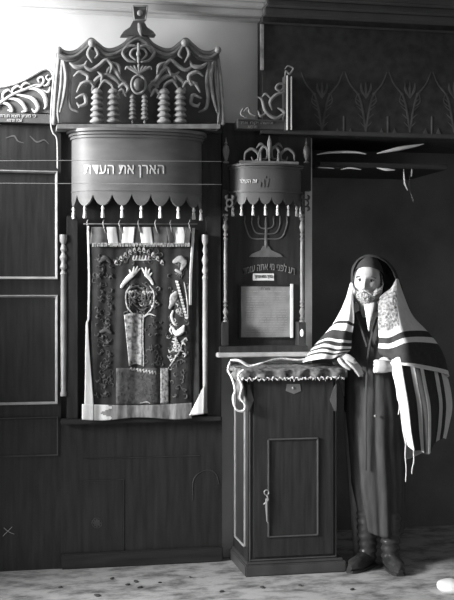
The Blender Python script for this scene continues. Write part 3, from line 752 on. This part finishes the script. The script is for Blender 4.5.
# ---- cloth on the cabinet
ct = thing('cabinet_cloth', 'crumpled fringed cloth spread over the cabinet top, one corner hanging left', 'cloth', ((kx0+kx1)/2, -.24, kz+.022))
zt_ = kz+.026; CD_ = mat('embroidered_cloth', .03, .8, .5, 30, c2=.22)
m = MB(); rows = []; NU, NV = 90, 50
x0c, x1c = kx0-.045, kx1+.05
for j in range(NV+1):
    row = []; t = j/NV
    for i in range(NU+1):
        s = i/NU; xx = lerp(x0c, x1c, s); L = t*.46
        wr = .012*abs(noise.noise(Vector((xx*14, L*16, 2))))+.006*abs(noise.noise(Vector((xx*40, L*44, 5))))
        if L < .40: p = Vector((xx, -.06-L, zt_+wr))
        else:
            q = L-.40; p = Vector((xx, YK-.036-wr*.8-.006*math.sin(xx*60), zt_-q*.75+.003*math.sin(xx*70)))
        row.append(p)
    rows.append(row)
m.grid(rows); o = solid(m.build('cloth_top', CD_, ct), .003, 1)
m = MB(); random.seed(11); pts = []
for i in range(120):
    s = i/119; xx = lerp(x0c+.0, x1c-.02, s); pts.append((xx+.003*math.sin(i*2.1), YK-.045-.004*math.sin(i*1.3), zt_-.046+.005*math.sin(i*.9)+.005*random.uniform(-1, 1)))
m.tube(pts, [.0026+.002*random.random() for _ in pts], 6)
for i in range(0, 120, 2):
    p = pts[i]; m.tube([p, (p[0]+random.uniform(-.006, .006), p[1]-.002, p[2]-random.uniform(.003, .012))], [.002, .0012], 4)
o = m.build('fringe', mat('fringe_thread', .6, .7, .3, 80), ct); o['kind'] = 'stuff'
m = MB(); rows = []
for j in range(36):
    t = j/35; row = []
    for i in range(26):
        s = i/25
        yy = lerp(-.10, YK-.03, s); dep = .02+.20*max(0, (s-.3)/.7)**1.5*(1 if s < .92 else .8)
        fx = .010*math.sin(s*26+t*2)+.006*math.sin(s*50)
        row.append(Vector((kx0-.036-.012*t-fx*t*.9, yy-.012*math.sin(t*4)*s, zt_+.002-dep*t)))
    rows.append(row)
m.grid(rows); solid(m.build('hanging_corner', CD_, ct), .003, 1)
m = MB()
pts = [P(230, 362, -.47), P(228, 370, -.47), P(232, 378, -.48), P(235, 390, -.48), P(233, 398, -.485), P(236, 409, -.485), P(243, 411, -.485), P(245, 405, -.485), P(240, 397, -.48), P(242, 386, -.48), P(238, 376, -.48), P(243, 370, -.48)]
m.tube(pts, [.005, .006, .007, .006, .007, .006, .007, .005, .006, .007, .006, .005], 8, 60)
m.tube([P(231, 360, -.47), P(240, 361, -.48), P(250, 366, -.475), P(262, 363, -.475)], [.006, .008, .008, .005], 8, 30)
m.tube([P(262, 363, -.42), P(280, 359, -.36), P(300, 360, -.35), P(318, 357, -.33)], [.004, .007, .006, .006], 8, 30)
m.build('lace_edge', mat('lace', .7, .7, .25, 70, bump=.4), ct)

# ================================================================== HIGH SHELF, BRIGHT STREAKS SHAPED AS CLOTHS
YH = .05
shf = thing('high_shelf', 'dark high shelf under the frieze above the man', 'shelf', P(380, 166, YH))
zS = Z(365, 163, YH-.1)
m = MB().box(X(314, YH)+.005, X(440, YH), YH-.12, .549, zS-.03, zS, .004); m.build('board', WOODH, shf)
for pts, r, lab in [([(317, 154.5), (330, 152.5), (345, 152), (358, 152.5), (366, 154)], [.5, 1.4, 1.6, 1.3, .6], 'long narrow bright streak shaped as a folded cloth at the left end of the high shelf'),
               ([(377, 153.5), (388, 151), (400, 148.5), (414, 146), (424, 144)], [.5, 1.9, 2.6, 1.8, .4], 'thicker bright streak shaped as a folded cloth, sloping up at the right of the high shelf')]:
    o = MB().tube([P(a, b_, YH-.1) for a, b_ in pts], [q*PX*.85 for q in r], 10, 30, 1.0).build('streak_cloth', SATIN)
    tag(o, lab, 'cloth')  # bright glints under the lintel put into pale shapes
for pts, r, lab in [([(318, 166.5), (330, 167), (334, 167.5)], [.4, .7, .4], 'short bright glint shaped as a roll under the left end of the shelf'),
               ([(341, 168.5), (350, 167), (361, 168.5)], [.5, 1.1, .5], 'bright glint shaped as a roll under the middle of the shelf'),
               ([(377, 167), (386, 168.5), (395, 169)], [.4, 1.7, .6], 'plump bright glint shaped as a roll under the shelf to the right')]:
    o = MB().tube([P(a, b_+1, YH-.125) for a, b_ in pts], [q*PX*.85 for q in r], 8, 16, 1.0).build('glint_roll', SATIN); tag(o, lab, 'cloth')
hc = thing('cord_streak', 'pair of thin bright streaks shaped as twisted cords below the right of the high shelf', 'streak', P(408, 165, YH-.1))  # upright bright streaks put into thin twisted shapes
MB().ptube([(403.5, 166), (404, 176), (405, 184), (407.5, 190)], [.4, .9, 1, .5], YH-.1, 6, 14).build('streak', THREAD, hc)
MB().ptube([(412, 166), (411.5, 176)], [.5, .9], YH-.1, 6, 4).build('streak', THREAD, hc)
MB().ptube([(411, 194), (413.5, 201)], [.5, .8], YH-.1, 6, 4).tube([P(412, 166, YH-.1), P(409, 185, YH-.1), P(411, 194, YH-.1)], .001, 5, 8).build('streak_end', THREADD, hc)

# pale rounded shape for an unidentified white spot on the floor, right edge
g = P(452, 599, -1.0); q = None
dd = CAMZ*F/(592-HZ); k = (449-227)/F
gx = (math.sin(YAW)+math.cos(YAW)*k)*dd; gy = -D+(math.cos(YAW)-math.sin(YAW)*k)*dd
m = MB(); m.ell((gx+.01, gy, .028), (.07, .09, .036), n=24)
for v in m.b.verts: v.co += Vector((0, 0, .005*noise.noise(v.co*30)))
tag(m.build('white_blob', SATIN), 'small white rounded bundle on the floor at the lower right edge', 'blob')
# bits of debris on the lit floor
random.seed(21)
spots = [(136, 582, 2.2), (128, 585, 1.6), (97, 596, 2.6), (140, 588, 1.5), (112, 579, 1.2), (160, 583, 1.2), (222, 592, 1.6), (262, 588, 1.8), (190, 578, 1.2), (300, 586, 1.6), (352, 590, 1.4), (60, 588, 1.3)]
names = ['left of centre', 'nearest the ark foot', 'largest, near the lower edge', 'small, right of the pair']
for i, (u, v, r) in enumerate(spots):
    dd = CAMZ*F/(v-HZ); k = (u-227)/F
    x, y = (math.sin(YAW)+math.cos(YAW)*k)*dd, -D+(math.cos(YAW)-math.sin(YAW)*k)*dd
    m = MB(); m.ell((x, y, .004), (r*PX*1.3, r*PX*1.6, .005), n=10)
    for vv in m.b.verts:
        nz = noise.noise(vv.co*45+Vector((i, 0, 0))); vv.co.x += nz*.01; vv.co.y += nz*.015; vv.co.z = max(0.0005, vv.co.z)
    tag(m.build('floor_crumb', INK), 'small dark crumb of dirt lying on the worn floor in front of the ark', 'debris', 'crumbs on the floor')

# ================================================================== THE MAN
MD = 6.25; MU = 375.0
kk = (MU-227)/F; ang = YAW+math.atan(kk)
mloc = Vector(((math.sin(YAW)+math.cos(YAW)*kk)*MD, -D+(math.cos(YAW)-math.sin(YAW)*kk)*MD, 0))
man = bpy.data.objects.new('person', None); col.objects.link(man); man.location = mloc; man.rotation_euler = (0, 0, -ang)
tag(man, 'bearded person in dark long coat and striped prayer shawl leaning on the cabinet', 'person')
MDR = MD*math.sqrt(1+kk*kk); FR = F*math.sqrt(1+kk*kk)   # ray length and local scale
def L(u, v, y):
    q = (MD+y)/F
    return Vector(((u-MU)*q/math.cos(math.atan(kk)) , y, CAMZ+(HZ-v)*q))
def mlink(name, mesh, m):
    o = bpy.data.objects.new(name, mesh); col.objects.link(o); o.parent = man
    for k in (m if isinstance(m, (list, tuple)) else [m]): mesh.materials.append(k)
    return o
def mbuild(mb, name, m): return mlink(name, mb.mesh(name), m)
PM = MD/F
# ---- head
HC = L(368, 282.5, -.0); HROT = Matrix.Rotation(R(-9), 3, 'Z') @ Matrix.Rotation(R(3), 3, 'Y')
def g(x, s): return math.exp(-(x/s)**2)
def headpt(p):
    """unit sphere direction -> head surface in head space (front is -y)"""
    x, y, z = p; a, b_, c = .076, .096, .120
    X_, Y_, Z_ = x*a, y*b_, z*c
    if Z_ < 0:
        t = min(1, -Z_/.12); X_ *= 1-.30*t*t; 
        if Y_ > 0: Y_ *= 1-.35*t
    if Y_ < -.02:
        fr = min(1, (-Y_-.02)/.05)
        Y_ += .010*fr*(g(abs(X_)-.031, .016)*g(Z_-.010, .014))          # sockets
        Y_ -= .008*fr*g(Z_-.034, .012)*g(X_, .045)                      # brow
        Y_ -= .006*fr*g(abs(X_)-.042, .018)*g(Z_+.022, .02)            # cheekbones
        Y_ += .006*fr*g(abs(X_)-.040, .016)*g(Z_+.062, .02)            # cheek hollow
        # nose
        if -.042 < Z_ < .03:
            h = (.03-Z_)/.065; h = h if Z_ > -.034 else max(0, 1-(-.034-Z_)/.007)*.98
            wd = .0085+.005*max(0, h)
            Y_ -= .030*max(0, h)**.9*g(X_, wd)
            Y_ -= .006*g(abs(X_)-.013, .006)*g(Z_+.032, .008)
        Y_ -= .006*fr*g(Z_+.058, .006)*g(X_, .02); Y_ -= .005*fr*g(Z_+.070, .006)*g(X_, .018); Y_ += .003*g(Z_+.064, .002)*g(X_, .02)
        Y_ -= .010*fr*g(Z_+.100, .018)*g(X_, .025)
    return Vector((X_, Y_, Z_))
def hb(v): return HC+HROT@Vector(v)
bm = MB()
NU_, NV_ = 140, 110; rows = []
for j in range(1, NV_):
    th = math.pi*j/NV_; rows.append([hb(headpt((math.sin(th)*math.cos(2*math.pi*i/NU_), math.sin(th)*math.sin(2*math.pi*i/NU_), math.cos(th)))) for i in range(NU_)])
V = bm.grid(rows, wrap=True)
bm.b.faces.new(V[0][::-1]); bm.b.faces.new(V[-1])
for sg in (-1, 1): bm.ell(hb((sg*.078, .008, -.004)), (.009, .018, .031))
# neck and trunk
bm.lathe(L(369, 330, .03), [(.06, -.02), (.058, .04), (.056, .12), (.05, .17)], 20)
def rings(mb, spec, n=28):
    rows = []
    for c, rx, ry in spec: rows.append([Vector(c)+Vector((rx*math.cos(2*math.pi*i/n), ry*math.sin(2*math.pi*i/n), 0)) for i in range(n)])
    V = mb.grid(rows, wrap=True); mb.b.faces.new(V[0][::-1]); mb.b.faces.new(V[-1])
cx0 = -.01
rings(bm, [((cx0, .02, .80), .15, .11), ((cx0, .01, .92), .155, .11), ((cx0, .01, 1.05), .14, .10), ((cx0, .01, 1.2), .15, .105), ((cx0-.01, .02, 1.33), .165, .10), ((-.02, .03, 1.40), .12, .08), ((-.025, .03, 1.44), .07, .06)])
# legs
for sg in (-1, 1):
    hx = cx0+sg*.085; bm.tube([(hx, .02, .86), (hx, .01, .5), (hx+.01, .03, .12), (hx+.01, .03, .05)], [.085, .058, .042, .04], 16, 16)
# arms: image-left rests on the cabinet; image-right is bent with the hand at the waist
SH1, EL1, WR1 = L(350, 327, .02), L(327, 351, .00), L(342, 359, -.19)
SH2, EL2, WR2 = L(401, 325, .03), L(425, 362, .02), L(393, 367, -.20)
for a, b_, c in ((SH1, EL1, WR1), (SH2, EL2, WR2)):
    bm.tube([a, (a+b_)/2, b_], [.052, .045, .038], 14, 8); bm.tube([b_, (b_+c)/2, c], [.038, .032, .024], 14, 8); bm.ell(b_, (.038, .038, .038))
# hands ---------------------------------------------------------
def hand_flat(mb, wr, d, side, up):
    """relaxed hand lying on an edge: d=pointing direction, side=direction of the thumb, up=back of the hand"""
    d, side, up = d.normalized(), side.normalized(), up.normalized()
    M = lambda a, b_, c: wr+d*a+side*b_+up*c
    mb.tube([M(-.01, 0, 0), M(.02, 0, .002), M(.05, .001, .004), M(.082, 0, 0)], [.024, .029, .035, .032], 16, 10, .5)
    for k, (b_, ln, cur) in enumerate([(.026, .068, .9), (.009, .076, .8), (-.009, .070, .85), (-.025, .055, 1.0)]):
        pts = [M(.055, b_*.8, 0), M(.085, b_, .001)]; a = .085; c = .001; ang_ = 0.15
        for q, s in enumerate((.42, .32, .26)):
            ang_ += cur*.42; a += ln*s*math.cos(ang_); c -= ln*s*math.sin(ang_); pts.append(M(a, b_*1.08, c))
        mb.tube(pts, [.0095, .0098, .0092, .0085, .0072], 12, 20)
    mb.tube([M(.012, .020, -.004), M(.035, .042, -.008), M(.062, .050, -.014), M(.085, .047, -.020)], [.013, .012, .0105, .008], 12, 18)
def fist(mb, wr, d, side, up):
    """loosely closed hand; d points wrist->knuckles, up = back of hand, side = thumb side"""
    d, side, up = d.normalized(), side.normalized(), up.normalized()
    M = lambda a, b_, c: wr+d*a+side*b_+up*c
    mb.tube([M(-.01, 0, 0), M(.02, 0, .0), M(.05, 0, .003), M(.078, 0, 0)], [.024, .029, .036, .034], 16, 10, .55)
    for b_, ln in ((.028, .95), (.010, 1.05), (-.009, 1.0), (-.026, .82)):
        mb.tube([M(.06, b_*.85, 0), M(.084, b_, -.004), M(.098, b_, -.026*ln), M(.080, b_*.98, -.046*ln), M(.056, b_*.95, -.042*ln), M(.048, b_*.95, -.030*ln)], [.0098, .0104, .0098, .0092, .0084, .007], 12, 26)
    mb.tube([M(.012, .022, -.006), M(.038, .044, -.016), M(.064, .040, -.034), M(.078, .022, -.050)], [.013, .0125, .0112, .0085], 12, 18)
H1W = L(339, 356.5, -.20)
hand_flat(bm, H1W, Vector((.82, -.12, -.42)), Vector((-.35, -.85, -.25)), Vector((-.25, -.45, .85)))
H2W = L(392.5, 367, -.205)
fist(bm, H2W, Vector((-.93, -.22, .06)), Vector((.05, .1, .98)), Vector((.12, -.95, .18)))
me = bm.mesh('tmp'); tmp = bpy.data.objects.new('tmp', me); col.objects.link(tmp)
md = tmp.modifiers.new('r', 'REMESH'); md.mode = 'VOXEL'; md.voxel_size = .0034; md.use_smooth_shade = True
me = baked(tmp); me.name = 'body'; me.materials.clear()
bodyo = mlink('body', me, SKIN)
# facial features
for sg, uu in ((-1, 0), (1, 0)):
    e0 = headpt(Vector((sg*.031/.076, -math.sqrt(max(0, 1-(.031/.076)**2-(.010/.12)**2)), .010/.12)))
    c = hb(e0+Vector((0, .0065, 0)))
    mbuild(MB().ell(c, (.0135, .0100, .0078), n=20), 'eye', EYEW)
    mbuild(MB().ell(hb(e0+Vector((.0, -.0015, .000))), (.0074, .0042, .0078), n=16), 'iris', EYEB)
    mbuild(MB().tube([hb(e0+Vector((sg*-.015, -.001, .003))), hb(e0+Vector((0, -.005, .0088))), hb(e0+Vector((sg*.016, .004, .002)))], [.0020, .0032, .0018], 8, 12), 'eyelid', BROW)
    eb = MB()
    for k in range(16):
        t = k/15; p = e0+Vector((sg*(-.017+.038*t), -.010+.013*t*t, .019+.005*math.sin(t*3)-.004*t)); eb.tube([hb(p), hb(p+Vector((sg*.007, -.001, .002)))], [.0030, .0012], 5)
    mbuild(eb, 'eyebrow', BROW)
mbuild(MB().tube([hb((-.022, -.093, -.062)), hb((0, -.103, -.064)), hb((.022, -.093, -.062))], [.002, .0045, .002], 8, 12), 'mouth', SKIND)
# beard: full shape plus strands
bd = MB(); rows = []
nb, mb_ = 60, 40
for j in range(mb_+1):
    t = j/mb_; row = []
    for i in range(nb+1):
        s = i/nb*2-1; a = s*R(98)
        z0 = -.036-.030*math.cos(a)**4 if abs(s) < .5 else -.036+.045*((abs(s)-.5)/.5)
        z = lerp(z0, -.184-.016*math.cos(a*.9), t)
        zz = max(-.9, min(.9, z/.12))
        p = headpt(Vector((math.sin(a)*math.sqrt(1-zz*zz), -math.cos(a)*math.sqrt(1-zz*zz), zz)))
        tap = 1-.34*max(0, (-z-.085)/.08)**1.2
        q = Vector((p.x*1.2*tap, (p.y-.012-.016*math.sin(min(1, t*1.6)*math.pi*.5))*(1 if abs(s) < .6 else 1.0), z))
        q += Vector((0, -1, 0))*(.006*noise.noise(Vector((a*9, z*18, 1)))+.003*noise.noise(Vector((a*26, z*30, 4))))
        row.append(hb(q))
    rows.append(row)
bd.grid(rows)
random.seed(5)
for k in range(700):
    s = random.uniform(-1, 1); a = s*R(92); z = random.uniform(-.174, -.06 if abs(s) < .45 else -.03); zz = max(-.9, min(.9, z/.12))
    p = headpt(Vector((math.sin(a)*math.sqrt(1-zz*zz), -math.cos(a)*math.sqrt(1-zz*zz), zz))); tap = 1-.34*max(0, (-z-.085)/.08)**1.2
    q = Vector((p.x*1.22*tap, p.y-.024, z)); ln = random.uniform(.02, .042)
    bd.tube([hb(q), hb(q+Vector((random.uniform(-.004, .004), -.004, -ln*.5))), hb(q+Vector((-q.x*.15+random.uniform(-.007, .007), .002, -ln)))], [.0016, .0014, .0005], 4)
for sg in (-1, 1):
    for k in range(22):
        t = k/21; p0 = Vector((sg*(.003+.012*t), -.112+.006*t, -.046-.003*t)); bd.tube([hb(p0), hb(p0+Vector((sg*.016, .004, -.008))), hb(p0+Vector((sg*.030, .018, -.020-.006*t)))], [.0042, .0040, .0016], 6)
mbuild(bd, 'beard', HAIR)
hr = MB()
for sg in (-1, 1):
    for k in range(60):
        a = random.uniform(.1, 1.0); z = random.uniform(-.03, .06); p = Vector((sg*.077*math.sqrt(1-(z/.13)**2), -.03+.05*a, z)); hr.tube([hb(p), hb(p+Vector((sg*.006, random.uniform(-.004, .006), -.016))), hb(p+Vector((sg*.004, random.uniform(-.004, .01), -.032)))], [.003, .0026, .0008], 4)
mbuild(hr, 'hair', BROW)
# skullcap
sc = MB(); rows = []
for j in range(13):
    th = R(3+66*j/12); rows.append([hb(Matrix.Rotation(R(-20), 3, 'X') @ Vector((.084*math.sin(th)*math.cos(2*math.pi*i/40), .012+.110*math.sin(th)*math.sin(2*math.pi*i/40), .006+.148*math.cos(th)))) for i in range(40)])
V = sc.grid(rows, wrap=True); sc.b.faces.new(V[0])
solid(mbuild(sc, 'skullcap', WOOLB), .004, 1)

# ---- coat
co = MB(); rows = []; n_ = 120
spec = [(1.435, -.022, .07, .065), (1.40, -.022, .12, .085), (1.355, -.018, .165, .11), (1.28, -.012, .172, .125), (1.15, -.008, .160, .125), (1.02, -.008, .158, .125), (.88, -.004, .165, .13), (.70, .0, .155, .135), (.5, .01, .15, .14), (.34, .015, .145, .145), (.20, .02, .14, .15)]
sp = catmull([(a, b_, c) for a, b_, c, d_ in spec], 90); sp2 = catmull([(d_, 0, 0) for a, b_, c, d_ in spec], 90)
for k, (p, q) in enumerate(zip(sp, sp2)):
    z = p.x; f = max(0, min(1, (1.2-z)/.6)); row = []
    for i in range(n_):
        a = 2*math.pi*i/n_; fold = 1+f*(.045*math.sin(a*9+z*.8)+.03*math.sin(a*15+1+z*2))
        hemz = (.02*math.sin(a*2+.5)+.03*math.cos(a-math.pi) if 0 else .018*math.sin(a*2+.5))*f
        # the front hem swings up a little at the image-left
        xx = p.y+p.z*fold*math.cos(a); 
        if z < .45 and math.cos(a) < 0: xx += (.45-z)*.18*(-math.cos(a))
        row.append(Vector((xx, .015+q.x*fold*math.sin(a), z+hemz)))
    rows.append(row)
co.grid(rows, wrap=True); solid(mbuild(co, 'coat', COAT), .006, 1)
lp = MB()   # coat front edge, lapels and buttons
for pts in ([(377, 318, -.115), (372, 335, -.135), (368.5, 352, -.14), (367, 372, -.14), (366, 420, -.145), (366, 470, -.15)], [(357, 314, -.11), (361, 328, -.132), (367, 346, -.14)]):
    lp.tube([L(*p) for p in pts], .006, 8, 40, .6)
mbuild(lp, 'coat_lapel', COAT)
mbuild(MB().ell(L(375.5, 416, -.148), (.009, .006, .009)), 'button', IRON)
for nm, a, b_, c in (('sleeve', SH1, EL1, L(339.5, 357, -.185)), ('sleeve', SH2, EL2, L(395, 367, -.185))):
    s_ = MB(); s_.tube([a, (a+b_)/2, b_, (b_+c)/2, c], [.066, .058, .050, .043, .038], 18, 30, 1, True); mbuild(s_, nm, COAT)
# shirt
m = MB(); rows = []
for j in range(9):
    t = j/8; w_ = 6.8*(1-t)+.3; cu2 = lerp(370.5, 369, t); rows.append([L(cu2+w_*q, lerp(300, 331, t), -.050-.088*min(1, t*2.2)-.012*(1-q*q)) for q in [-1, -.5, 0, .5, 1]])
m.grid(rows); solid(mbuild(m, 'shirt', LINEN), .004)
# ---- boots
for u, v, y, yaw_ in ((366, 569, -.10, -.5), (391, 570, -.11, .25)):
    m = MB(); c = L(u, v, y); c.z = 0
    dx, dy = math.sin(yaw_), -math.cos(yaw_)
    Q = lambda a, z: Vector((c.x+dx*a, c.y+dy*a+.04, z))
    m.tube([Q(-.05, .06), Q(-.03, .05), Q(.04, .045), Q(.12, .038), Q(.165, .030)], [.038, .045, .045, .042, .026], 16, 24)
    m.tube([Q(-.015, .05), Q(-.02, .12), Q(-.015, .19), Q(-.015, .30)], [.048, .052, .055, .06], 16, 30)
    for vv in m.b.verts:
        vv.co += Vector((math.sin(vv.co.z*150+vv.co.x*30), -abs(math.sin(vv.co.z*120+vv.co.x*50)), 0))*.005
        vv.co.z = max(.008, vv.co.z)
    mbuild(m, 'boot', LEATHER)
    m = MB(); m.tube([Q(-.055, .009), Q(0, .009), Q(.07, .009), Q(.155, .009)], [.040, .046, .05, .038], 16, 12); 
    for vv in m.b.verts: vv.co.z = min(.016, max(.0, vv.co.z))
    mbuild(m, 'boot_sole', LEATHER)

# ---- prayer shawl
def patch(rows, nu, nv, fold=None):
    R_ = [catmull([L(*p) for p in r], nu) for r in rows]; cols = [catmull([r[i] for r in R_], nv) for i in range(nu+1)]
    out = [[cols[i][j].copy() for i in range(nu+1)] for j in range(nv+1)]
    if fold:
        for j in range(nv+1):
            for i in range(nu+1): out[j][i] += fold(i/nu, j/nv)
    return out
def bands(t, bl): return 1 if any(a <= t <= b_ for a, b_ in bl) else 0
sw = MB()
# image-left front, shoulder and arm
A = [[(353.5, 285, -.02), (352.5, 283, -.02), (351, 283, .01), (350.5, 286, .07), (353, 291, .12)],
     [(353.5, 301, -.10), (350.5, 299, -.10), (347, 299, -.05), (345, 303, .04), (348, 306, .11)],
     [(354.5, 321, -.15), (348, 318, -.16), (339, 319, -.11), (334, 324, .01), (338, 328, .11)],
     [(352, 338, -.17), (342, 337, -.20), (329, 336, -.17), (320, 341, -.02), (326, 345, .11)],
     [(351, 349, -.18), (338, 350, -.235), (322, 348, -.22), (310, 353, -.05), (314, 356, .09)],
     [(345, 354, -.19), (332, 359, -.245), (316, 360, -.24), (304, 363, -.08), (306, 361, .05)]]
sw.grid(patch(A, 48, 100, lambda s, t: Vector((0, -1, .3))*(.006*math.sin(s*24+t*5)*t)), idx=lambda s, t: bands(t, [(.43, .46), (.53, .64), (.685, .74), (.79, .825), (.87, .91)]))
# image-right front and arm
Cc = [[(384, 293, -.05), (391, 288, -.06), (396, 279, -.03), (398, 281, .05), (395, 284, .10)],
      [(379, 300, -.12), (388, 299, -.13), (398, 294, -.10), (404, 298, .03), (402, 304, .11)],
      [(378, 320, -.16), (388, 320, -.175), (400, 314, -.15), (412, 316, .02), (409, 322, .12)],
      [(379, 340, -.175), (390, 340, -.20), (405, 334, -.19), (428, 334, .00), (424, 340, .12)],
      [(379, 353, -.18), (392, 354, -.225), (411, 349, -.23), (440, 352, -.02), (436, 356, .11)],
      [(391, 358, -.20), (399, 364, -.245), (415, 367, -.245), (446, 374, -.03), (442, 378, .10)]]
def ci(s, t):
    if s < .44 and t < .50: return 2
    return bands(t, [(.575, .64), (.71, .96)])
sw.grid(patch(Cc, 56, 100, lambda s, t: Vector((.2, -1, 0))*(.006*math.sin(s*20+t*8)*t)), idx=ci)
# hood over the back of the head, down the back
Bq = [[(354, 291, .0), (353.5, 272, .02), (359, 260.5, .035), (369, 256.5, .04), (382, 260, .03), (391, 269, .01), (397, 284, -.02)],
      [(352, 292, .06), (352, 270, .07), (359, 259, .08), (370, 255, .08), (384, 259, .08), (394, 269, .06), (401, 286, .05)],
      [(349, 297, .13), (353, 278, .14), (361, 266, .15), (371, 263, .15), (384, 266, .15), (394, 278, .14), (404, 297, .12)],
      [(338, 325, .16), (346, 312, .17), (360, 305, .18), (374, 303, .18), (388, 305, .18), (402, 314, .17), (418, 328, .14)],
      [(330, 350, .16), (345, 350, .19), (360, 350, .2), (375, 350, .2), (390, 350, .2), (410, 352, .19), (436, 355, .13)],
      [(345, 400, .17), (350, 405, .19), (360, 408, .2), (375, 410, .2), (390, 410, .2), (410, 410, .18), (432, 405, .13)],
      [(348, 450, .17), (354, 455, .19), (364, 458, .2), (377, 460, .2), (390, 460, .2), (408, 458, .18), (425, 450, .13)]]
sw.grid(patch(Bq, 60, 90), idx=lambda s, t: 1 if t < .50 else bands(t, [(.5, .56), (.6, .64), (.82, .9)]))  # black upper half paints in the shaded hood interior
# drape hanging from the forearm
Dd = [[(391, 360, -.235), (398, 357, -.25), (407, 360, -.24), (418, 363, -.20), (430, 367, -.13), (438, 371, -.05), (446, 378, .03)],
      [(395, 380, -.225), (402, 380, -.25), (411, 382, -.21), (422, 384, -.21), (433, 384, -.12), (441, 386, -.07), (449, 392, .03)],
      [(399, 405, -.22), (406, 405, -.25), (415, 405, -.20), (426, 406, -.21), (436, 404, -.12), (443, 404, -.08), (450, 408, .02)],
      [(402, 430, -.22), (409, 432, -.245), (417, 431, -.20), (427, 432, -.20), (435, 427, -.12), (442, 423, -.08), (447, 425, .01)],
      [(405, 444, -.22), (412, 449, -.24), (419, 450, -.20), (427, 453, -.20), (433, 443, -.13), (440, 437, -.08), (444, 438, .00)]]
sw.grid(patch(Dd, 90, 60, lambda s, t: Vector((0, 1, 0))*(.014*math.sin(s*21)*(.3+t))), idx=lambda s, t: bands(s, [(.20, .36), (.42, .50), (.55, .70), (.78, .85)]))
# inner edge of the drape falling from the hand side
E = [[(389, 362, -.20), (393, 360, -.21)], [(395, 385, -.20), (399, 384, -.21)], [(397, 400, -.20), (400, 400, -.21)]]
sw.grid(patch([[r[0], ((r[0][0]+r[1][0])/2, r[0][1], -.22), r[1]] for r in E], 6, 20))
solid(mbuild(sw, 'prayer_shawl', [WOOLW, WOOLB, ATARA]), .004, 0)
for pts in ([(405, 445, -.22), (404.5, 455, -.225), (405.5, 468, -.225), (405, 481, -.225)], [(412.5, 449, -.235), (413, 460, -.23), (411.5, 467, -.23), (411, 473, -.23)], [(397, 398, -.2), (399, 405, -.21), (398, 414, -.21)]):
    mbuild(MB().tube([L(*p) for p in pts], [.003, .0034, .003, .0025][:len(pts)], 6, 16), 'shawl_tassel', WOOLW)
for o in bpy.data.objects:
    if 'base' in o.keys(): del o['base']
